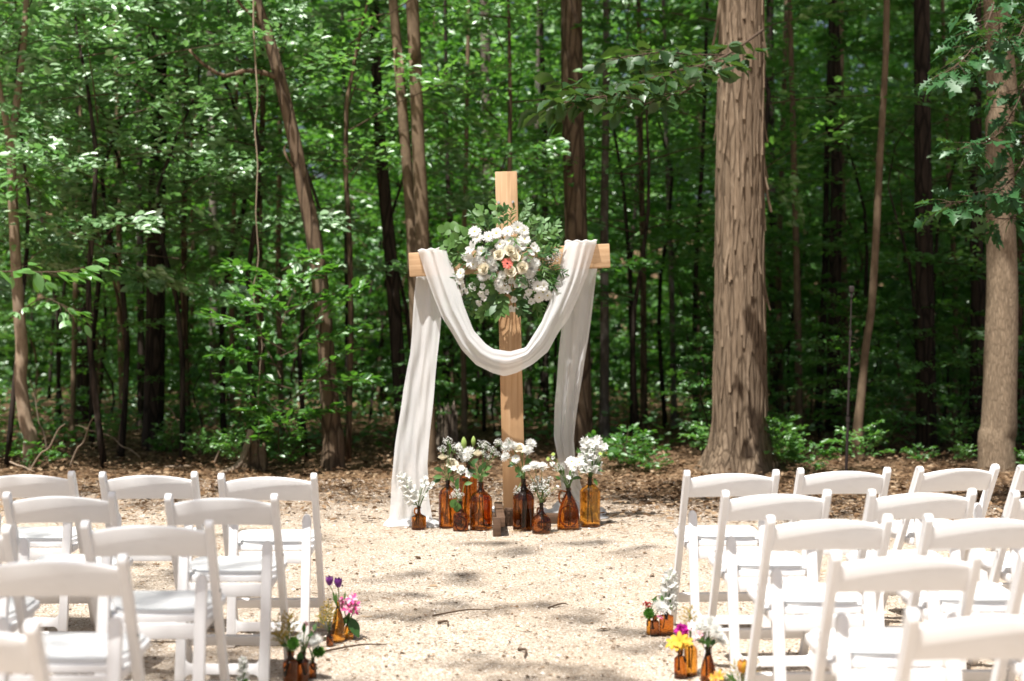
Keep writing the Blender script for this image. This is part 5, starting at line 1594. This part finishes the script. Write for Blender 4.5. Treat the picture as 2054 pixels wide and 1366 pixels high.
GB = 'amber bottles at the foot of the cross'; GA = 'amber bottles beside the aisle'
b = zb(Z4, 'small amber jug with loop handle in front of the left drape', 'jug', 357, 1212, 178, 922, handle=(-1, .66, .88, .58), group=GB)
bunch('white flower spike and spray in the small jug by the left drape', b, Z4, [('stock', 150, 560, 0), ('small', 440, 590, 36), ('small', 400, 680, 34), ('small', 480, 715, 38), ('small', 425, 790, 36), ('small', 520, 655, 32), ('small', 455, 650, 32), ('small', 500, 690, 30), ('small', 390, 620, 26)], [('lance_g', 330, 905, 60, -1, .2), ('lance_g', 350, 890, 60, .3, 1)])
b = zb(Z4, 'tall amber bottle second from the left at the cross', 'tall', 702, 1198, 216, 608, group=GB)
bunch('cream roses with white blossoms in the tall left bottle', b, Z4, [('roseclosed', 640, 330, 78), ('rose', 745, 420, 76), ('baby', 700, 140, 66), ('baby', 640, 240, 60), ('small', 840, 520, 60), ('small', 950, 555, 56), ('small', 860, 470, 46), ('small', 905, 500, 40), ('baby', 790, 215, 60), ('small', 770, 480, 44)], [('ovate_dark', 640, 500, 110, -1, .4), ('ovate', 640, 570, 120, -1, 0), ('ovate', 740, 560, 90, .2, -.6), ('ovate_dark', 620, 600, 120, -.9, -.3), ('lance_g', 720, 320, 150, .1, 1), ('ovate_dark', 700, 520, 100, .5, .5), ('ovate', 800, 620, 110, .2, -1)])
b = zb(Z4, 'tallest amber bottle standing behind the two left bottles', 'tall', 945, 1152, 215, 390, back=.0, group=GB)
bunch('lily buds and baby breath in the tallest bottle at the back', b, Z4, [('bud', 893, 150, 80), ('bud', 1008, 130, 64), ('stock', 840, 190, 0), ('baby', 860, 320, 70), ('baby', 1110, 180, 66), ('small', 830, 210, 44), ('baby', 1180, 230, 50)], [('lance_g', 740, 250, 120, -.3, 1), ('ovate_dark', 980, 420, 110, .6, .5), ('ovate', 880, 600, 100, .8, -.2)])
b = zb(Z4, 'dark oval embossed flask in front of the tall left bottles', 'jug', 856, 1228, 182, 862, 'amber_dark', flat=.55, ring=(.27, .72, .23), group=GB)
bunch('baby breath and round leaves in the dark oval flask', b, Z4, [('baby', 800, 765, 66), ('baby', 850, 790, 50), ('baby', 760, 800, 44)], [('round', 790, 840, 110, -.4, -1), ('round', 810, 880, 120, .1, -1), ('ovate', 900, 660, 100, .9, .2), ('ovate_dark', 800, 690, 120, .2, .9)])
b = zb(Z4, 'large amber jug just left of the cross foot', 'growler', 1097, 1222, 270, 633, group=GB)
bunch('cream rose and white chrysanthemum in the large jug left of the cross', b, Z4, [('roseclosed', 1060, 285, 78), ('mum', 955, 285, 84), ('baby', 1150, 190, 60), ('baby', 1235, 250, 56), ('baby', 1290, 300, 50), ('baby', 1310, 160, 54), ('baby', 1120, 280, 46), ('mum', 940, 340, 60), ('baby', 1180, 330, 50)], [('ovate', 1130, 500, 120, .9, .6), ('ovate_dark', 1040, 520, 110, -.9, .3), ('ovate', 1110, 560, 100, .6, .2), ('ovate_dark', 1030, 450, 100, -.8, .5), ('ovate_dark', 1080, 540, 110, .1, 1), ('ovate', 1060, 590, 90, -.6, .4), ('ovate_dark', 1100, 480, 110, .5, .8)])
b = zb(Z5, 'large dark amber jug just right of the cross post', 'growler', 417, 1228, 256, 598, 'amber_dark', handle=(1, .70, .86, .62), group=GB)
bunch('white chrysanthemums and cream rose in the dark jug by the post', b, Z5, [('mum', 225, 225, 92), ('mum', 205, 340, 70), ('rose', 370, 240, 74), ('mum', 500, 185, 78), ('mum', 470, 260, 70), ('daisy', 325, 360, 62), ('baby', 240, 140, 48), ('baby', 110, 160, 60), ('baby', 345, 725, 56), ('baby', 400, 790, 56), ('baby', 450, 750, 56), ('baby', 330, 780, 42), ('mum', 290, 200, 60)], [('round', 440, 400, 80, .8, .4), ('round', 360, 450, 80, -.3, -.7), ('ovate_pale', 370, 500, 90, 0, -1), ('ovate', 330, 420, 90, -.8, .2), ('ovate_dark', 400, 540, 90, -.5, -.2), ('ovate', 420, 500, 90, .5, .5), ('lance_g', 400, 330, 130, .1, 1), ('ovate_dark', 300, 430, 80, -.9, -.2)])
b = zb(Z5, 'small round amber jug in front with tiny ring handle', 'globe', 630, 1262, 230, 878, 'amber_dark', handle=(-1, .62, .80, .45), group=GB)
bunch('flat white chrysanthemums and baby breath in the small round jug', b, Z5, [('mum', 455, 485, 66), ('mum', 545, 450, 84), ('mum', 635, 460, 84), ('baby', 600, 640, 110), ('baby', 650, 700, 90), ('baby', 720, 600, 60), ('baby', 540, 690, 70), ('baby', 700, 770, 56), ('small', 820, 690, 24)], [('lance_g', 600, 830, 80, -.3, .8), ('lance_g', 620, 840, 80, .4, .8), ('ovate', 640, 760, 80, .7, .3)], up=1.2)
b = zb(Z5, 'teardrop amber jug with finger loop and round embossed ring', 'teardrop', 952, 1216, 274, 702, handle=(-1, .60, .90, .82), ring=(.34, .78, .25), flat=.72, group=GB)
bunch('white daisies and lace flower in the teardrop jug', b, Z5, [('daisy', 990, 395, 88), ('daisy', 1080, 405, 78), ('daisy', 1010, 470, 56), ('lace', 840, 460, 84), ('gbud', 710, 360, 28), ('gbud', 770, 305, 26), ('small', 760, 425, 40), ('small', 775, 345, 30), ('small', 950, 585, 40), ('small', 930, 660, 36), ('small', 1090, 330, 50), ('small', 1015, 560, 36)], [('ovate', 860, 600, 80, -.7, .4), ('ovate', 1000, 600, 80, .7, .3), ('lance_g', 900, 560, 120, -.2, 1), ('lance_g', 960, 560, 120, .3, 1), ('ovate_dark', 1020, 580, 90, .9, 0), ('lance_g', 800, 380, 80, -1, .4)])
b = zb(Z5, 'tall light amber bottle farthest right at the cross', 'tall', 1208, 1176, 246, 578, 'amber_light', sq=2.6, group=GB)
bunch('white stock and long green leaves in the farthest right bottle', b, Z5, [('stock', 1160, 140, 0), ('stock', 1290, 130, 0), ('small', 1270, 225, 50), ('small', 1380, 215, 52), ('small', 1365, 255, 40), ('small', 1220, 290, 46), ('small', 1165, 200, 46), ('small', 1285, 165, 48), ('gbud', 1330, 300, 30), ('gbud', 1400, 288, 30), ('small', 1110, 325, 44), ('small', 1240, 200, 44)], [('lance_g', 1150, 400, 200, -.5, 1), ('lance_g', 1140, 360, 150, -.9, 1), ('lance_g', 1160, 540, 160, -.3, 1), ('lance_g', 1230, 560, 190, .4, 1), ('lance_g', 1260, 520, 170, .6, 1), ('ovate', 1250, 590, 100, .5, -.8), ('lance_g', 1210, 540, 220, .1, 1), ('lance_g', 1190, 540, 200, -.1, 1), ('lance_g', 1280, 490, 110, 1, -.1), ('ovate', 1200, 500, 110, .3, .8)])
# along the aisle, left
b = zb(ZA, 'tiny dark amber bottle left of the tulip bottle', 'boston', 676, 1018, 74, 845, 'amber_dark', group=GA)
bunch('golden yellow weed sprigs in the tiny dark bottle', b, ZA, [('gold', 600, 590, 0), ('gold', 650, 540, 0), ('gold', 710, 610, 0), ('gold', 575, 660, 0)])
b = zb(ZA, 'glowing amber long neck bottle holding purple tulips', 'teardrop', 760, 978, 144, 550, 'amber_light', group=GA)
bunch('two purple tulips standing in the long neck bottle', b, ZA, [('tulip2', 672, 332, 50, 0), ('tulip', 762, 352, 52, -.01), ('gold', 780, 600, 0)], [('lance_g', 742, 590, 140, 0, 1), ('lance_g', 735, 570, 120, -.2, 1)])
b = zb(ZA, 'small amber bottle holding pink blossoms beside the tulips', 'boston', 874, 948, 90, 738, 'amber_light', group=GA)
bunch('striped pink alstroemeria with drooping leaf in the small bottle', b, ZA, [('alstro', 820, 560, 62), ('alstro', 900, 520, 62), ('alstro', 940, 580, 62), ('alstro', 860, 620, 62), ('alstro', 930, 640, 58), ('alstro', 800, 600, 52), ('alstro', 880, 570, 60), ('pinkw', 860, 540, 50), ('alstro', 790, 530, 44), ('alstro', 920, 490, 44)], [('ovate_dark', 880, 710, 230, .55, -1), ('ovate_dark', 850, 700, 130, -.3, -.6), ('lance_g', 830, 530, 90, 0, 1)])
b = zb(ZA, 'wide dark amber bottle at the lower left beside the aisle', 'boston', 272, 1425, 158, 1058, 'amber_dark', group=GA)
bunch('yellow weed sprigs and a green chrysanthemum in the wide dark bottle', b, ZA, [('gold', 210, 690, 0), ('gold', 100, 730, 0), ('gold', 290, 670, 0), ('gold', 120, 830, 0), ('gold', 170, 850, 0), ('greenpom', 300, 982, 74, -.03)], [('lance_g', 250, 960, 100, -.3, .8), ('ovate_dark', 240, 1000, 80, -.8, .2)])
b = zb(ZA, 'dark amber bottle squeezed between its two neighbours at lower left', 'boston', 400, 1400, 122, 1060, 'amber_dark', group=GA)
bunch('pale blush buds and grey green leaves in the middle dark bottle', b, ZA, [('blush', 430, 785, 40), ('small', 370, 915, 40), ('blush', 505, 840, 36), ('small', 380, 950, 34)], [('ovate_dark', 410, 870, 110, 0, 1), ('ovate', 480, 880, 90, .5, .6), ('ovate_pale', 500, 860, 100, .3, .9), ('ovate_dark', 375, 1060, 150, -.1, -1), ('ovate_dark', 440, 900, 80, .8, .2)])
b = zb(ZA, 'narrow dark amber bottle nearest the aisle at lower left', 'boston', 500, 1348, 80, 1128, 'amber_dark', group=GA)
bunch('green chrysanthemum and white spidery flower in the narrow bottle', b, ZA, [('greenpom', 560, 1066, 70, -.02), ('spider', 520, 960, 90), ('pinkw', 445, 988, 46), ('blush', 450, 1000, 36)], [])
b = bottle('tiny bottle in front of the second row chair leg', 'boston', 487, 1402, 18, 1372, 'amber_dark', group=GA)
bunch('small cream sprig standing by the second row chair leg', b, lambda x, y: (x, y, 1.0), [('stock', 487, 1322, 0), ('small', 482, 1335, 5), ('small', 493, 1345, 5), ('small', 490, 1328, 4)], [('ovate', 487, 1368, 14, .8, .5), ('ovate', 487, 1366, 14, -.8, .5)])
# along the aisle, right
b = zb(ZB, 'slim amber bottle at the back of the far right aisle trio', 'boston', 186, 838, 64, 600, 'amber_light', group=GA)
bunch('red berries and green chrysanthemum in the slim bottle', b, ZB, [('berries', 170, 470, 52), ('greenpom', 185, 580, 72, -.04)], [('ovate', 240, 440, 70, .4, .8)])
b = zb(ZB, 'small dark bottle in front of the far right aisle trio', 'boston', 249, 856, 106, 605, 'amber_dark', group=GA)
bunch('large white spidery chrysanthemum in the small dark bottle', b, ZB, [('spider', 320, 520, 122, -.02), ('alstro', 315, 620, 40)], [], up=1.0)
b = zb(ZB, 'square sided amber flask at the right of the far aisle trio', 'square', 384, 850, 164, 575, 'amber', sq=5.0, flat=.7, group=GA)
bunch('tall white flower spike with leaves in the square flask', b, ZB, [('stock', 430, 110, 0), ('stock', 460, 200, 0)], [('ovate', 320, 430, 110, .6, .9), ('ovate', 290, 440, 90, -.8, .3), ('lance_g', 420, 480, 90, .3, 1), ('ovate_dark', 420, 420, 80, .1, 1)])
b = zb(ZB, 'amber medicine bottle holding yellow petals by the right aisle', 'boston', 548, 1352, 146, 1000, 'amber', group=GA)
bunch('floppy bright yellow blossoms in the medicine bottle', b, ZB, [('yellowf', 450, 910, 95), ('yellowf', 540, 890, 110), ('yellowf', 620, 900, 95), ('yellowf', 510, 960, 90), ('yellowf', 590, 950, 80)], [])
b = zb(ZB, 'taller amber bottle behind the yellow flowers', 'tall', 668, 1322, 156, 880, 'amber_light', group=GA)
bunch('magenta carnation with pale pink blossoms in the taller bottle', b, ZB, [('carnation', 565, 785, 86, -.03), ('pinkw', 690, 710, 66), ('pinkw', 650, 740, 56), ('gold', 610, 500, 0), ('gold', 660, 620, 0)], [])
b = zb(ZB, 'slope shouldered amber bottle holding white blooms by the right chairs', 'wine', 872, 1420, 176, 970, 'amber', group=GA)
bunch('big white chrysanthemums in the slope shouldered bottle', b, ZB, [('mum', 840, 720, 130), ('mum', 960, 790, 100), ('mum', 1010, 890, 110), ('mum', 760, 760, 90), ('blush', 770, 830, 60), ('pinkw', 730, 850, 56), ('mum', 900, 700, 100)], [('ovate_dark', 880, 960, 110, -.2, 1), ('ovate_dark', 900, 950, 100, .6, .8), ('lance_g', 860, 950, 150, -.7, .8), ('lance_g', 850, 940, 160, -.9, .5), ('ovate_dark', 870, 930, 90, .1, 1)])
b = zb(ZB, 'small bottle at the bottom edge below the orange tulip', 'boston', 1270, 1690, 110, 1440, 'amber', group=GA)
bunch('orange tulip with golden weed sprig at the bottom edge', b, ZB, [('otulip', 1268, 1195, 78, 0), ('gold', 1440, 1020, 0), ('gold', 1380, 1160, 0), ('peach', 1000, 1310, 80), ('peach', 930, 1330, 60), ('gold', 1160, 1150, 0)], [('lance_g', 1230, 1420, 200, -.9, .9), ('lance_g', 1240, 1430, 240, -.7, .7), ('lance_g', 1290, 1430, 160, .1, 1), ('lance_g', 1180, 1400, 150, -.3, 1)])

# ------------------------------------------------------------------ the thin black stand among the trees
sd = 13.0
st = thing('light_stand', 'thin black telescopic stand in front of the trees on the right', 'stand', (pp(1697, sd), sd, 0))
sx = pp(1708, sd) - pp(1697, sd); zt = P(0, 590, sd).z
secs = [(.0, .35), (.33, .58), (.56, .80), (.78, 1.0)]
for i, (a, b_) in enumerate(secs):
    B = MB(); B.add(*tube_geo([(sx * a, 0, zt * a + .1 * (1 - a)), (sx * b_, 0, zt * b_)], .014 - .0025 * i, 8)); obj('pole', B.mesh('pole', [M['black']], angle=40), st)
    B = MB(); B.add(*tube_geo([(sx * b_, 0, zt * b_ - .03), (sx * b_, 0, zt * b_ + .02)], .019 - .002 * i, 8)); obj('collar', B.mesh('collar', [M['black']], angle=40), st)
obj('clamp_head', box_mesh('clamp_head', .045, .04, .06, M['black'], .008), st, (sx, 0, zt + .045))
B = MB(); B.add(*tube_geo([(0, 0, .0), (0, 0, .03), (0, 0, .05)], [.15, .15, .03], 24)); obj('base', B.mesh('base', [M['black']], angle=40), st)
